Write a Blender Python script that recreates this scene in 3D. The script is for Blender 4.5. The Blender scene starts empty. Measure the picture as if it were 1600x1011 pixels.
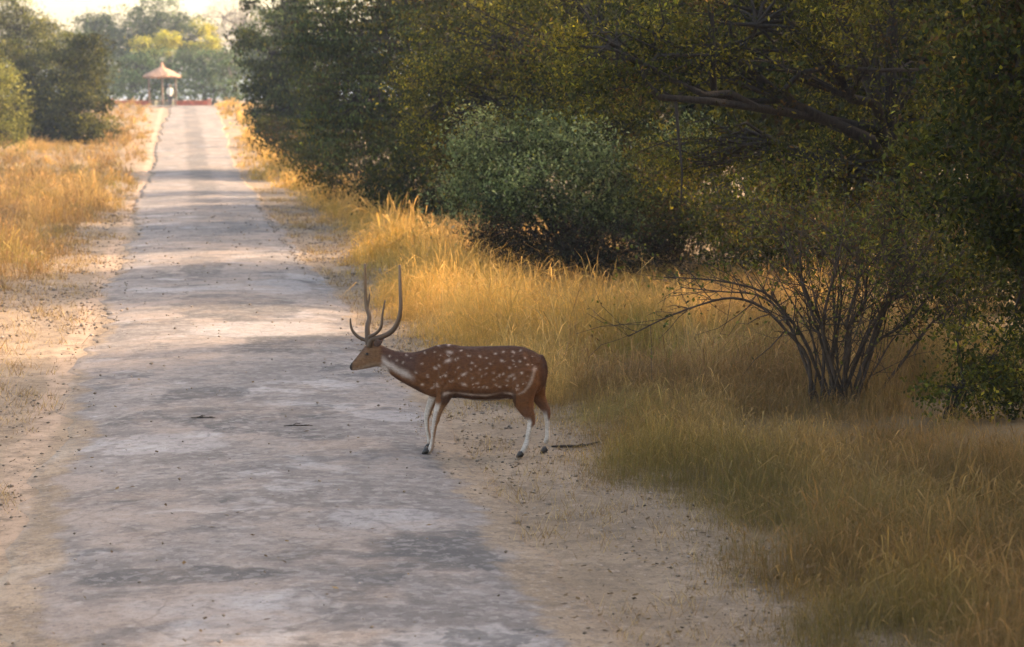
import bpy, bmesh, math, random
import numpy as np
from mathutils import Vector, Matrix

random.seed(7)
rng = np.random.default_rng(11)
SC = bpy.context.scene
COL = SC.collection
R = math.radians

# ------------------------------------------------------------------ camera
IMW, IMH, FPX, HC = 1600.0, 1011.0, 3111.0, 3.0
PITCH, YAW = math.atan2(351.5, FPX), math.atan2(520.0, 3131.0)
cam_d = bpy.data.cameras.new('camera')
cam = bpy.data.objects.new('camera', cam_d)
COL.objects.link(cam)
cam_d.sensor_width = 36.0
cam_d.lens = 36.0 * FPX / IMW
cam_d.clip_end = 6000
cam.location = (0, 0, HC)
cam.rotation_euler = (R(90) - PITCH, 0, -YAW)
cam_d.dof.use_dof = True
cam_d.dof.focus_distance = 17.2
cam_d.dof.aperture_fstop = 2.6
SC.camera = cam

# ------------------------------------------------------------------ world, sun, exposure
SUN_EL, SUN_AZ = R(26), R(72)            # azimuth clockwise from the road's direction (+Y)
world = bpy.data.worlds.new('World')
SC.world = world
world.use_nodes = True
wn = world.node_tree
wn.nodes.clear()
sky = wn.nodes.new('ShaderNodeTexSky')
sky.sky_type = 'NISHITA'
sky.sun_disc = False
sky.sun_elevation = SUN_EL
sky.sun_rotation = SUN_AZ
sky.dust_density = 3.0
bg = wn.nodes.new('ShaderNodeBackground')
bg.inputs['Strength'].default_value = 0.15
wo = wn.nodes.new('ShaderNodeOutputWorld')
wn.links.new(sky.outputs[0], bg.inputs[0])
wn.links.new(bg.outputs[0], wo.inputs[0])
sun_d = bpy.data.lights.new('sun', 'SUN')
sun_d.energy = 2.4
sun_d.angle = R(1.5)             # veiled by haze
sun_d.color = (1.0, 0.87, 0.72)
sun = bpy.data.objects.new('sun', sun_d)
COL.objects.link(sun)
SDIR = Vector((math.cos(SUN_EL) * math.sin(SUN_AZ), math.cos(SUN_EL) * math.cos(SUN_AZ), math.sin(SUN_EL)))
sun.rotation_euler = SDIR.to_track_quat('Z', 'Y').to_euler()
sun.location = (60, 20, 50)
vs = SC.view_settings
vs.view_transform = 'Standard'
vs.look = 'None'
vs.exposure = 2.05
vs.gamma = 1.0
vs.use_curve_mapping = False
vs.use_white_balance = True            # a film balanced for the shade
vs.white_balance_temperature = 8800
vs.white_balance_tint = 16
SC.render.engine = 'CYCLES'
SC.cycles.use_denoising = True
SC.cycles.max_bounces = 5
SC.cycles.diffuse_bounces = 2
SC.cycles.transmission_bounces = 4
SC.cycles.transparent_max_bounces = 4
SC.cycles.volume_bounces = 0

# ------------------------------------------------------------------ helpers
CM = Matrix.Rotation(-YAW, 3, 'Z') @ Matrix.Rotation(R(90) - PITCH, 3, 'X')

def ray(px, py):
    return CM @ Vector(((px - IMW / 2) / FPX, (IMH / 2 - py) / FPX, -1.0))

def at(px, py, Y):
    """point on a pixel's ray at the distance Y along the road"""
    d = ray(px, py)
    t = Y / d.y
    return Vector((d.x * t, Y, HC + d.z * t))

def ppm(Y):
    """pixels per metre at distance Y along the road"""
    return FPX / (Y * 1.02)

PROF_Y = np.array([-50, 72, 86, 97, 115, 138, 154, 165, 400, 5000.0])
PROF_Z = np.array([0, 0, .2, .75, 1.3, 1.85, 2.3, 2.4, 2.4, 2.4])

def prof(y):
    y = np.asarray(y, float)
    return sum(np.interp(y + d, PROF_Y, PROF_Z) for d in (-6, -4, -2, 0, 2, 4, 6)) / 7.0

def vnoise(x, y, s, seed):
    """smooth value noise, numpy"""
    x = np.asarray(x, float) / s + 1000.0
    y = np.asarray(y, float) / s + 1000.0
    xi, yi = np.floor(x).astype(np.int64), np.floor(y).astype(np.int64)
    fx, fy = x - xi, y - yi
    fx, fy = fx * fx * (3 - 2 * fx), fy * fy * (3 - 2 * fy)
    def h(a, b):
        n = (a * 374761393 + b * 668265263 + seed * 974634777) & 0x7fffffff
        n = ((n ^ (n >> 13)) * 1274126177) & 0x7fffffff
        return ((n ^ (n >> 16)) & 0xffff) / 65535.0
    return (h(xi, yi) * (1 - fx) + h(xi + 1, yi) * fx) * (1 - fy) + (h(xi, yi + 1) * (1 - fx) + h(xi + 1, yi + 1) * fx) * fy

def road_shift(y):
    return np.interp(y, [0, 100, 140, 5000], [0, 0, .45, .45])

ROAD_L, ROAD_R = -1.17, 2.37

def gz(x, y):
    """ground height"""
    x, y = np.asarray(x, float), np.asarray(y, float)
    z = prof(y)
    dr = np.clip(x - 3.3, 0, None)
    dl = np.clip(-2.0 - x, 0, None)
    off = np.clip(np.maximum(dr, dl) / 2.0, 0, 1)
    near = np.clip(1 - y / 300.0, 0, 1)
    z = z + near * off * (.22 * (vnoise(x, y, 4.0, 3) - .3)) + near * .0 * np.clip(dl / 5, 0, 1) * np.clip((y - 60) / 40, 0, 1)
    verge = np.clip((np.abs(x - .6) - 1.9) / .5, 0, 1)
    z = z + verge * (.045 * (vnoise(x, y, .7, 5) - .5) + .03 * (vnoise(x, y, .22, 6) - .5))
    return z - .02

def gpt(x, y):
    return Vector((x, y, float(gz(x, y))))

def mesh_np(name, verts, faces_flat, loop_tot, mat, parent=None, col=None, smooth=False):
    """one mesh object from numpy arrays"""
    me = bpy.data.meshes.new(name)
    verts = np.ascontiguousarray(verts, np.float32)
    me.vertices.add(len(verts))
    me.vertices.foreach_set('co', verts.ravel())
    me.loops.add(len(faces_flat))
    me.loops.foreach_set('vertex_index', np.ascontiguousarray(faces_flat, np.int32))
    n = len(loop_tot)
    me.polygons.add(n)
    starts = np.concatenate(([0], np.cumsum(loop_tot)[:-1])).astype(np.int32)
    me.polygons.foreach_set('loop_start', starts)
    if smooth:
        me.polygons.foreach_set('use_smooth', np.ones(n, bool))
    me.update(calc_edges=True)
    if col is not None:
        a = me.color_attributes.new('tint', 'FLOAT_COLOR', 'POINT')
        c = np.ones((len(verts), 4), np.float32)
        c[:, :3] = col
        a.data.foreach_set('color', c.ravel())
    me.materials.append(mat)
    o = bpy.data.objects.new(name, me)
    COL.objects.link(o)
    if parent is not None:
        o.parent = parent
    return o

class MB:
    """collects tubes and boxes, builds one mesh"""
    def __init__(s):
        s.v, s.f = [], []
    def tube(s, pts, rads, n=6, cap=True, flat=None):
        pts = [Vector(p) for p in pts]
        m = len(pts)
        b0 = len(s.v)
        up = None
        for i, p in enumerate(pts):
            t = (pts[min(i + 1, m - 1)] - pts[max(i - 1, 0)])
            if t.length < 1e-9:
                t = Vector((0, 0, 1))
            t.normalize()
            if up is None:
                up = Vector((0, 0, 1)) if abs(t.z) < .9 else Vector((1, 0, 0))
            a = t.cross(up).normalized()
            up = a.cross(t).normalized()
            r = rads[i]
            ra, rb = r if isinstance(r, tuple) else (r, r)
            for k in range(n):
                an = 2 * math.pi * k / n
                s.v.append(p + a * (ra * math.cos(an)) + up * (rb * math.sin(an)))
        for i in range(m - 1):
            for k in range(n):
                k2 = (k + 1) % n
                s.f.append((b0 + i * n + k, b0 + i * n + k2, b0 + (i + 1) * n + k2, b0 + (i + 1) * n + k))
        if cap:
            s.f.append(tuple(b0 + k for k in reversed(range(n))))
            s.f.append(tuple(b0 + (m - 1) * n + k for k in range(n)))
        return s
    def box(s, x0, x1, y0, y1, z0, z1):
        b = len(s.v)
        s.v += [Vector((x, y, z)) for z in (z0, z1) for y in (y0, y1) for x in (x0, x1)]
        for q in ((0, 2, 3, 1), (4, 5, 7, 6), (0, 1, 5, 4), (2, 6, 7, 3), (0, 4, 6, 2), (1, 3, 7, 5)):
            s.f.append(tuple(b + k for k in q))
        return s
    def rings(s, rings, closed_ends=True):
        b0 = len(s.v)
        n = len(rings[0])
        for r in rings:
            s.v += [Vector(p) for p in r]
        for i in range(len(rings) - 1):
            for k in range(n):
                k2 = (k + 1) % n
                s.f.append((b0 + i * n + k, b0 + i * n + k2, b0 + (i + 1) * n + k2, b0 + (i + 1) * n + k))
        if closed_ends:
            s.f.append(tuple(b0 + k for k in reversed(range(n))))
            s.f.append(tuple(b0 + (len(rings) - 1) * n + k for k in range(n)))
        return s
    def build(s, name, mat, parent=None, smooth=True, loc=None):
        me = bpy.data.meshes.new(name)
        me.from_pydata([tuple(v) for v in s.v], [], s.f)
        if smooth:
            me.polygons.foreach_set('use_smooth', np.ones(len(me.polygons), bool))
        me.materials.append(mat)
        o = bpy.data.objects.new(name, me)
        COL.objects.link(o)
        if parent is not None:
            o.parent = parent
        if loc is not None:
            o.location = loc
        return o

def tag(o, label=None, cat=None, group=None, kind=None):
    if label: o['label'] = label
    if cat: o['category'] = cat
    if group: o['group'] = group
    if kind: o['kind'] = kind
    return o

def empty(name, loc=(0, 0, 0), rz=0.0):
    o = bpy.data.objects.new(name, None)
    COL.objects.link(o)
    o.location = loc
    o.rotation_euler = (0, 0, rz)
    o.empty_display_size = .2
    return o

# ------------------------------------------------------------------ materials
class NT:
    def __init__(s, name):
        s.m = bpy.data.materials.new(name)
        s.m.use_nodes = True
        s.t = s.m.node_tree
        s.t.nodes.clear()
        s.out = s.t.nodes.new('ShaderNodeOutputMaterial')
    def n(s, typ, ins=None, **kw):
        nd = s.t.nodes.new(typ)
        for k, v in kw.items():
            setattr(nd, k, v)
        for k, v in (ins or {}).items():
            s.set(nd.inputs[k], v)
        return nd
    def set(s, sock, v):
        if isinstance(v, bpy.types.NodeSocket):
            s.t.links.new(v, sock)
        elif isinstance(v, bpy.types.Node):
            s.t.links.new(v.outputs[0], sock)
        else:
            if isinstance(v, (tuple, list)) and len(v) == 3 and sock.type == 'RGBA':
                v = (*v, 1)
            sock.default_value = v
    def math(s, op, a, b=0.0, clamp=False):
        nd = s.t.nodes.new('ShaderNodeMath')
        nd.operation = op
        nd.use_clamp = clamp
        s.set(nd.inputs[0], a)
        s.set(nd.inputs[1], b)
        return nd.outputs[0]
    def ramp(s, fac, lo, hi):
        nd = s.n('ShaderNodeMapRange', {'Value': fac, 'From Min': lo, 'From Max': hi})
        nd.interpolation_type = 'SMOOTHSTEP'
        return nd.outputs[0]
    def noise(s, vec, scale, detail=4.0, rough=.6):
        nd = s.n('ShaderNodeTexNoise', {'Scale': scale, 'Detail': detail, 'Roughness': rough})
        if vec is not None:
            s.set(nd.inputs['Vector'], vec)
        return nd.outputs['Fac']
    def mix(s, fac, a, b, blend='MIX'):
        nd = s.t.nodes.new('ShaderNodeMix')
        nd.data_type = 'RGBA'
        nd.blend_type = blend
        s.set(nd.inputs['Factor'], fac)
        s.set(nd.inputs[6], a)
        s.set(nd.inputs[7], b)
        return nd.outputs[2]
    def done(s, shader):
        s.t.links.new(shader.outputs[0] if isinstance(shader, bpy.types.Node) else shader, s.out.inputs['Surface'])
        return s.m

def m_leaf(name, trans=.35, rough=.6):
    k = NT(name)
    c = k.n('ShaderNodeAttribute', attribute_name='tint').outputs['Color']
    geo = k.n('ShaderNodeNewGeometry')
    nz = k.noise(geo.outputs['Position'], 9.0, 2.0)
    c2 = k.n('ShaderNodeHueSaturation', {'Color': c, 'Value': k.math('MULTIPLY_ADD', nz, .8)})
    c2.inputs['Value'].default_value = 1
    mv = k.n('ShaderNodeMapRange', {'Value': nz, 'From Min': .25, 'From Max': .75, 'To Min': .75, 'To Max': 1.25})
    k.set(c2.inputs['Value'], mv.outputs[0])
    d = k.n('ShaderNodeBsdfPrincipled', {'Base Color': c2, 'Roughness': rough})
    d.inputs['Specular IOR Level'].default_value = .12
    t = k.n('ShaderNodeBsdfTranslucent', {'Color': c2})
    mx = k.n('ShaderNodeMixShader', {0: trans, 1: d, 2: t})
    return k.done(mx)

def m_bark(name, a, b):
    k = NT(name)
    tc = k.n('ShaderNodeTexCoord').outputs['Object']
    mp = k.n('ShaderNodeMapping', {'Vector': tc, 'Scale': (1, 1, .25)})
    n1 = k.noise(mp, 28.0, 5.0, .7)
    c = k.mix(k.ramp(n1, .35, .65), a, b)
    bp = k.n('ShaderNodeBump', {'Height': n1, 'Strength': .7, 'Distance': .02})
    return k.done(k.n('ShaderNodeBsdfPrincipled', {'Base Color': c, 'Roughness': .9, 'Normal': bp}))

def m_plain(name, c, rough=.8, var=.25, scale=20.0, bump=.0):
    k = NT(name)
    tc = k.n('ShaderNodeTexCoord').outputs['Object']
    nz = k.noise(tc, scale, 4.0)
    lo = tuple(max(0, x * (1 - var)) for x in c)
    hi = tuple(min(1, x * (1 + var)) for x in c)
    col = k.mix(k.ramp(nz, .3, .7), lo, hi)
    ins = {'Base Color': col, 'Roughness': rough}
    if bump:
        ins['Normal'] = k.n('ShaderNodeBump', {'Height': nz, 'Strength': bump, 'Distance': .02})
    return k.done(k.n('ShaderNodeBsdfPrincipled', ins))

def dirt(k, p):
    """bare pinkish earth with crumbs, darker damp and trodden patches; returns colour and height"""
    n1 = k.noise(p, .55, 5.0)
    n2 = k.noise(p, 3.2, 7.0, .75)
    n4 = k.noise(k.n('ShaderNodeMapping', {'Vector': p, 'Location': (9, 4, 0)}), 9.0, 5.0, .8)
    n3 = k.noise(p, 34.0, 4.0, .75)
    c = k.mix(k.ramp(n1, .35, .65), (.275, .195, .125), (.40, .29, .195))
    c = k.mix(k.math('MULTIPLY', k.ramp(n2, .46, .62), .7), c, (.19, .135, .09))
    c = k.mix(k.math('MULTIPLY', k.ramp(n4, .53, .66), .65), c, (.12, .09, .065))
    c = k.mix(k.math('MULTIPLY', k.ramp(n4, .44, .32), .6), c, (.50, .38, .29))
    c = k.mix(k.math('MULTIPLY', k.ramp(n3, .52, .66), .55), c, (.12, .092, .07))
    tx = k.math('ADD', k.n('ShaderNodeSeparateXYZ', {0: p}).outputs[0], k.math('MULTIPLY', k.math('SUBTRACT', n1, .5), .5))
    tr = k.math('MULTIPLY', k.ramp(k.math('ABSOLUTE', k.math('ADD', tx, 1.33)), .22, .07), k.ramp(n2, .66, .4))
    c = k.mix(k.math('MULTIPLY', tr, .75), c, (.52, .36, .255))
    h = k.math('ADD', k.math('MULTIPLY', n2, .6), k.math('ADD', k.math('MULTIPLY', n4, .5), k.math('MULTIPLY', n3, .3)))
    return c, h, n2, n3

def m_ground():
    k = NT('dry_earth')
    p = k.n('ShaderNodeNewGeometry').outputs['Position']
    c, h, n2, n3 = dirt(k, p)
    # fallen straw and humus under the tall grass
    x = k.n('ShaderNodeSeparateXYZ', {0: p})
    dr = k.math('SUBTRACT', x.outputs[0], 3.4)
    dl = k.math('SUBTRACT', -2.4, x.outputs[0])
    off = k.math('MAXIMUM', dr, dl)
    off = k.math('ADD', off, k.math('MULTIPLY', k.math('SUBTRACT', n2, .5), 1.6))
    c = k.mix(k.math('MULTIPLY', k.ramp(off, -.1, .9), .8), c, k.mix(n3, (.12, .075, .035), (.30, .20, .095)))
    bp = k.n('ShaderNodeBump', {'Height': h, 'Strength': .8, 'Distance': .05})
    return k.done(k.n('ShaderNodeBsdfPrincipled', {'Base Color': c, 'Roughness': .95, 'Normal': bp}))

def m_road():
    k = NT('worn_asphalt')
    p = k.n('ShaderNodeNewGeometry').outputs['Position']
    at_ = k.n('ShaderNodeAttribute', attribute_name='tint')
    edge = k.n('ShaderNodeSeparateColor', {0: at_.outputs['Color']}).outputs[0]     # 0 at the rim, 1 on the crown of the road
    py_ = k.n('ShaderNodeSeparateXYZ', {0: p}).outputs[1]
    warp = k.n('ShaderNodeTexNoise', {'Vector': p, 'Scale': 1.1, 'Detail': 3.0})
    wp = k.n('ShaderNodeVectorMath', {0: p, 1: k.n('ShaderNodeVectorMath', {0: warp.outputs['Color'], 3: .6}, operation='SCALE').outputs[0]}, operation='ADD').outputs[0]
    big = k.noise(k.n('ShaderNodeMapping', {'Vector': wp, 'Scale': (.55, .42, 1)}), 1.0, 3.0, .55)
    med = k.noise(k.n('ShaderNodeMapping', {'Vector': wp, 'Scale': (1.0, 1.5, 1)}), 1.3, 5.0, .65)
    fine = k.noise(p, 26.0, 5.0, .75)
    crumb = k.noise(p, 7.0, 6.0, .8)
    grit = k.noise(p, 120.0, 2.0, .7)
    base = k.mix(k.ramp(med, .33, .67), (.17, .146, .133), (.275, .238, .215))
    # worn pale slabs and old tar repairs, each with its own outline
    pale = k.ramp(k.noise(k.n('ShaderNodeMapping', {'Vector': wp, 'Location': (7, 3, 0)}), .9, 4.0, .65), .555, .65)
    base = k.mix(k.math('MULTIPLY', pale, .6), base, (.39, .355, .34))
    dark = k.ramp(k.noise(k.n('ShaderNodeMapping', {'Vector': wp, 'Location': (31, 12, 0)}), .75, 5.0, .65), .565, .595)
    base = k.mix(k.math('MULTIPLY', dark, .8), base, (.095, .088, .085))
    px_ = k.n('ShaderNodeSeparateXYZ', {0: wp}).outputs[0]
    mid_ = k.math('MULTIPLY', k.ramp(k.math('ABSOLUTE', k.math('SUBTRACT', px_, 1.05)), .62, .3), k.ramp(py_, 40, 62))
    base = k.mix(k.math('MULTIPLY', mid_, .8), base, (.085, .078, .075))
    strip = k.noise(k.n('ShaderNodeMapping', {'Vector': wp, 'Scale': (1.5, .05, 1), 'Location': (4.3, 0, 0)}), 1.0, 3.0, .6)
    base = k.mix(k.math('MULTIPLY', k.ramp(strip, .5, .68), .6), base, (.12, .11, .105))
    sx_ = k.n('ShaderNodeSeparateXYZ', {0: wp})
    def patch(cx, cy, hw, hl, soft):
        a = k.math('DIVIDE', k.math('SUBTRACT', sx_.outputs[0], cx + .3), hw)
        b = k.math('DIVIDE', k.math('SUBTRACT', sx_.outputs[1], cy + .3), hl)
        r = k.math('ADD', k.math('ADD', k.math('POWER', k.math('ABSOLUTE', a), 3.0), k.math('POWER', k.math('ABSOLUTE', b), 3.0)), k.math('MULTIPLY', k.math('SUBTRACT', med, .5), 2.2))
        return k.ramp(r, 1.0 + soft, 1.0 - soft)
    for cx, cy, hw, hl in ((.75, 28.8, .85, 1.9), (0, 12.4, .6, .22), (1.7, 13.1, .55, .35), (.35, 36, .35, 2.5), (.2, 20.2, .45, .35), (1.5, 24.2, .8, .9)):
        base = k.mix(k.math('MULTIPLY', patch(cx, cy, hw, hl, .25), .85), base, (.09, .083, .08))
    for cx, cy, hw, hl in ((-.2, 17.4, .5, .6), (1.4, 13.8, .35, .35), (1.0, 25.9, .9, .8), (1.9, 18.6, .35, .3), (.1, 11.6, .5, .25), (1.5, 31.8, .5, 1.2)):
        base = k.mix(k.math('MULTIPLY', patch(cx, cy, hw, hl, .3), .55), base, (.42, .385, .37))
    crack = k.n('ShaderNodeTexVoronoi', {'Vector': wp, 'Scale': 1.15}, feature='DISTANCE_TO_EDGE').outputs['Distance']
    cr = k.math('MULTIPLY', k.ramp(crack, .022, .0), k.ramp(big, .45, .6))
    base = k.mix(k.math('MULTIPLY', cr, .55), base, (.07, .062, .055))
    cell = k.n('ShaderNodeTexVoronoi', {'Vector': p, 'Scale': 16.0}).outputs['Color']
    cv = k.n('ShaderNodeSeparateColor', {0: cell}).outputs[0]
    base = k.mix(k.math('MULTIPLY', k.ramp(cv, .72, .9), .28), base, (.42, .385, .36))
    base = k.mix(k.math('MULTIPLY', k.ramp(cv, .25, .1), .32), base, (.08, .072, .068))
    # reddish dust drifted over the tar
    du = k.ramp(k.math('ADD', k.math('MULTIPLY', med, .5), k.math('MULTIPLY', big, .5)), .47, .62)
    base = k.mix(k.math('MULTIPLY', du, .55), base, (.38, .285, .225))
    wide = k.math('MULTIPLY', k.ramp(py_, 26, 12), .28)
    rim = k.ramp(k.math('SUBTRACT', k.math('ADD', edge, k.math('MULTIPLY', k.math('SUBTRACT', med, .5), .9)), wide), .20, .02)
    base = k.mix(rim, base, dirt(k, p)[0])
    base = k.mix(k.math('MULTIPLY', k.ramp(fine, .52, .70), .65), base, (.11, .095, .085))
    base = k.mix(k.math('MULTIPLY', k.ramp(fine, .45, .26), .5), base, (.50, .44, .40))
    base = k.mix(k.math('MULTIPLY', k.ramp(crumb, .53, .66), .5), base, (.115, .10, .09))
    base = k.mix(k.math('MULTIPLY', k.ramp(crumb, .45, .34), .4), base, (.46, .40, .355))
    base = k.mix(k.math('MULTIPLY', k.ramp(grit, .56, .7), .4), base, (.10, .09, .08))
    h = k.math('ADD', k.math('MULTIPLY', fine, .6), k.math('ADD', k.math('MULTIPLY', med, .8), k.math('MULTIPLY', dark, .2)))
    bp = k.n('ShaderNodeBump', {'Height': h, 'Strength': .6, 'Distance': .03})
    return k.done(k.n('ShaderNodeBsdfPrincipled', {'Base Color': base, 'Roughness': k.math('SUBTRACT', .92, k.math('MULTIPLY', pale, .25)), 'Normal': bp}))

def m_tint(name, rough=.85, bumpscale=0.0, spec=.3):
    k = NT(name)
    c = k.n('ShaderNodeAttribute', attribute_name='tint').outputs['Color']
    tc = k.n('ShaderNodeTexCoord').outputs['Object']
    ins = {'Base Color': c, 'Roughness': rough}
    if bumpscale:
        nz = k.noise(k.n('ShaderNodeMapping', {'Vector': tc, 'Scale': (.35, 1, 1)}), bumpscale, 4.0, .7)
        ins['Normal'] = k.n('ShaderNodeBump', {'Height': nz, 'Strength': .5, 'Distance': .012})
        v = k.n('ShaderNodeMapRange', {'Value': nz, 'From Min': .3, 'From Max': .7, 'To Min': .78, 'To Max': 1.2})
        ins['Base Color'] = k.n('ShaderNodeHueSaturation', {'Color': c, 'Value': v})
    if bumpscale:
        n2 = k.noise(tc, 9.0, 3.0, .6)
        bp2 = k.n('ShaderNodeBump', {'Height': n2, 'Strength': .55, 'Distance': .06, 'Normal': ins['Normal']})
        ins['Normal'] = bp2
    b = k.n('ShaderNodeBsdfPrincipled', ins)
    b.inputs['Specular IOR Level'].default_value = spec
    return k.done(b)

M_GROUND, M_ROAD = m_ground(), m_road()
M_LEAF = m_leaf('leaf', .38)
M_GRASS = m_leaf('dry_grass_blade', .30, .75)
M_BARK = m_bark('dark_bark', (.018, .013, .010), (.045, .034, .026))
M_TWIG = m_bark('twig_bark', (.035, .023, .016), (.085, .058, .042))
M_BARK_GREY = m_bark('grey_bark', (.12, .095, .085), (.23, .19, .17))
M_STONE = m_tint('stone', .9)
M_COAT = m_tint('deer_coat', .75, 90.0, .25)
M_THATCH = m_plain('thatch', (.42, .25, .17), .95, .4, 6.0, .8)
M_POST = m_plain('timber_post', (.16, .11, .08), .85, .3, 14.0)
M_RED = m_plain('red_oxide_paint', (.42, .10, .06), .85, .3, 3.0)

# ------------------------------------------------------------------ ground and road
def grid_axis(parts):
    out = []
    for a, b, st in parts:
        out += list(np.arange(a, b, st))
    out.append(parts[-1][1])
    return np.array(out)

gx = grid_axis([(-2500, -60, 240), (-60, -12, 4), (-12, -2, .5), (-2, 5, .14), (5, 14, .5), (14, 60, 4), (60, 2500, 240)])
gy = grid_axis([(-60, 4, 4), (4, 45, .3), (45, 170, 1.5), (170, 320, 10), (320, 3600, 300)])
GX, GY = np.meshgrid(gx, gy)
gv = np.stack([GX, GY, gz(GX, GY)], -1).reshape(-1, 3)
nx, ny = len(gx), len(gy)
ii, jj = np.meshgrid(np.arange(nx - 1), np.arange(ny - 1))
b = (jj * nx + ii).ravel()
gf = np.stack([b, b + 1, b + nx + 1, b + nx], 1)
tag(mesh_np('ground', gv, gf.ravel(), np.full(len(gf), 4), M_GROUND, smooth=True), kind='structure')

def build_road():
    ys = grid_axis([(2, 60, .16), (60, 162, .5)])
    us = np.array([-1, -.985, -.94, -.85, -.7, -.5, -.25, 0, .25, .5, .7, .85, .94, .985, 1.0])
    n = len(us)
    hw, xc = (ROAD_R - ROAD_L) / 2, (ROAD_R + ROAD_L) / 2
    vs_, cs_ = [], []
    eL = .30 * (vnoise(ys, ys * 0, 2.6, 21) - .5) + .22 * (vnoise(ys, ys * 0, .5, 22) - .5)
    eR = .22 * (vnoise(ys, ys * 0, 3.1, 23) - .5) + .16 * (vnoise(ys, ys * 0, .45, 24) - .5)
    z = prof(ys)
    sh = road_shift(ys)
    for i, u in enumerate(us):
        e = eL if u < 0 else eR
        x = xc + sh + u * (hw + (e if u >= 0 else -e) * (1 if u >= 0 else 1))
        camber = .035 * (1 - u * u)
        low = np.interp(ys, [30, 55], [.022, .030]) if abs(u) < .99 else -.05
        und = .018 * (vnoise(x, ys, .9, 31) - .5) + .03 * (vnoise(x, ys, 2.4, 32) - .5)
        fl = np.interp(ys, [38, 62], [1, 0]) * (0 if abs(u) < .84 else .35 if abs(u) < .9 else .8 if abs(u) < .97 else 1)
        zr = z + camber + low - .02 + und * (abs(u) < .99)
        ze = gz(x, ys) + (.003 if abs(u) < .99 else -.02)
        vs_.append(np.stack([x, ys, zr * (1 - fl) + ze * fl], -1))
        d = np.full(len(ys), 1 - abs(u))
        cs_.append(np.stack([np.clip(d / .5, 0, 1)] * 3, -1))
    v = np.stack(vs_, 1).reshape(-1, 3)
    c = np.stack(cs_, 1).reshape(-1, 3)
    i2, j2 = np.meshgrid(np.arange(n - 1), np.arange(len(ys) - 1))
    b = (j2 * n + i2).ravel()
    f = np.stack([b, b + 1, b + n + 1, b + n], 1)
    tag(mesh_np('road', v, f.ravel(), np.full(len(f), 4), M_ROAD, col=c, smooth=True), kind='structure')
    # the road that crosses at the top of the rise
    xs = np.arange(-7, 6.1, .4)
    ysb = np.array([158.2, 158.5, 160, 163, 165.0])
    XX, YY = np.meshgrid(xs, ysb)
    v = np.stack([XX, YY + .25 * vnoise(XX, YY, 1.5, 4), prof(YY) + .055], -1).reshape(-1, 3)
    n = len(xs)
    i2, j2 = np.meshgrid(np.arange(n - 1), np.arange(len(ysb) - 1))
    b = (j2 * n + i2).ravel()
    f = np.stack([b, b + 1, b + n + 1, b + n], 1)
    tag(mesh_np('crossing_road', v, f.ravel(), np.full(len(f), 4), M_ROAD, col=np.full((len(v), 3), .6), smooth=True), kind='structure')
build_road()

# ------------------------------------------------------------------ trees
def pick(pal, n):
    cols = np.array([p[:3] for p in pal])
    w = np.array([p[3] for p in pal], float)
    return cols[rng.choice(len(pal), n, p=w / w.sum())]

def leaf_quads(cen, L, W, down=0.0):
    """cen (n,3) -> rhombic leaves, 4 verts each"""
    n = len(cen)
    d = rng.normal(size=(n, 3))
    d[:, 2] -= down * 1.5
    d /= np.linalg.norm(d, axis=1, keepdims=True)
    up = rng.normal(size=(n, 3)) * .8
    up[:, 2] += 1.0
    s = np.cross(d, up)
    s /= np.linalg.norm(s, axis=1, keepdims=True) + 1e-9
    nn = np.cross(s, d)
    L = (L * rng.uniform(.6, 1.3, n))[:, None]
    Wd = (W * rng.uniform(.7, 1.3, n))[:, None]
    v = np.stack([cen - d * L * .5, cen + s * Wd * .5 + nn * L * .06, cen + d * L * .5 - nn * L * .05, cen - s * Wd * .5 + nn * L * .06], 1)
    return v.reshape(-1, 3)

def ellipsoid(n, shell=.5):
    p = rng.normal(size=(n, 3))
    p /= np.linalg.norm(p, axis=1, keepdims=True)
    return p * (rng.uniform(shell ** 3, 1, n) ** (1 / 3))[:, None]

def wobble(a, b, n, amp, sag=0.0):
    a, b = np.array(a), np.array(b)
    t = np.linspace(0, 1, n)[:, None]
    p = a + (b - a) * t
    L = np.linalg.norm(b - a)
    off = rng.normal(size=(n, 3)) * amp * L
    off[0] = 0
    off[-1] *= .3
    p = p + off
    p[:, 2] += sag * L * np.sin(np.pi * t[:, 0])
    return p

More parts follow.
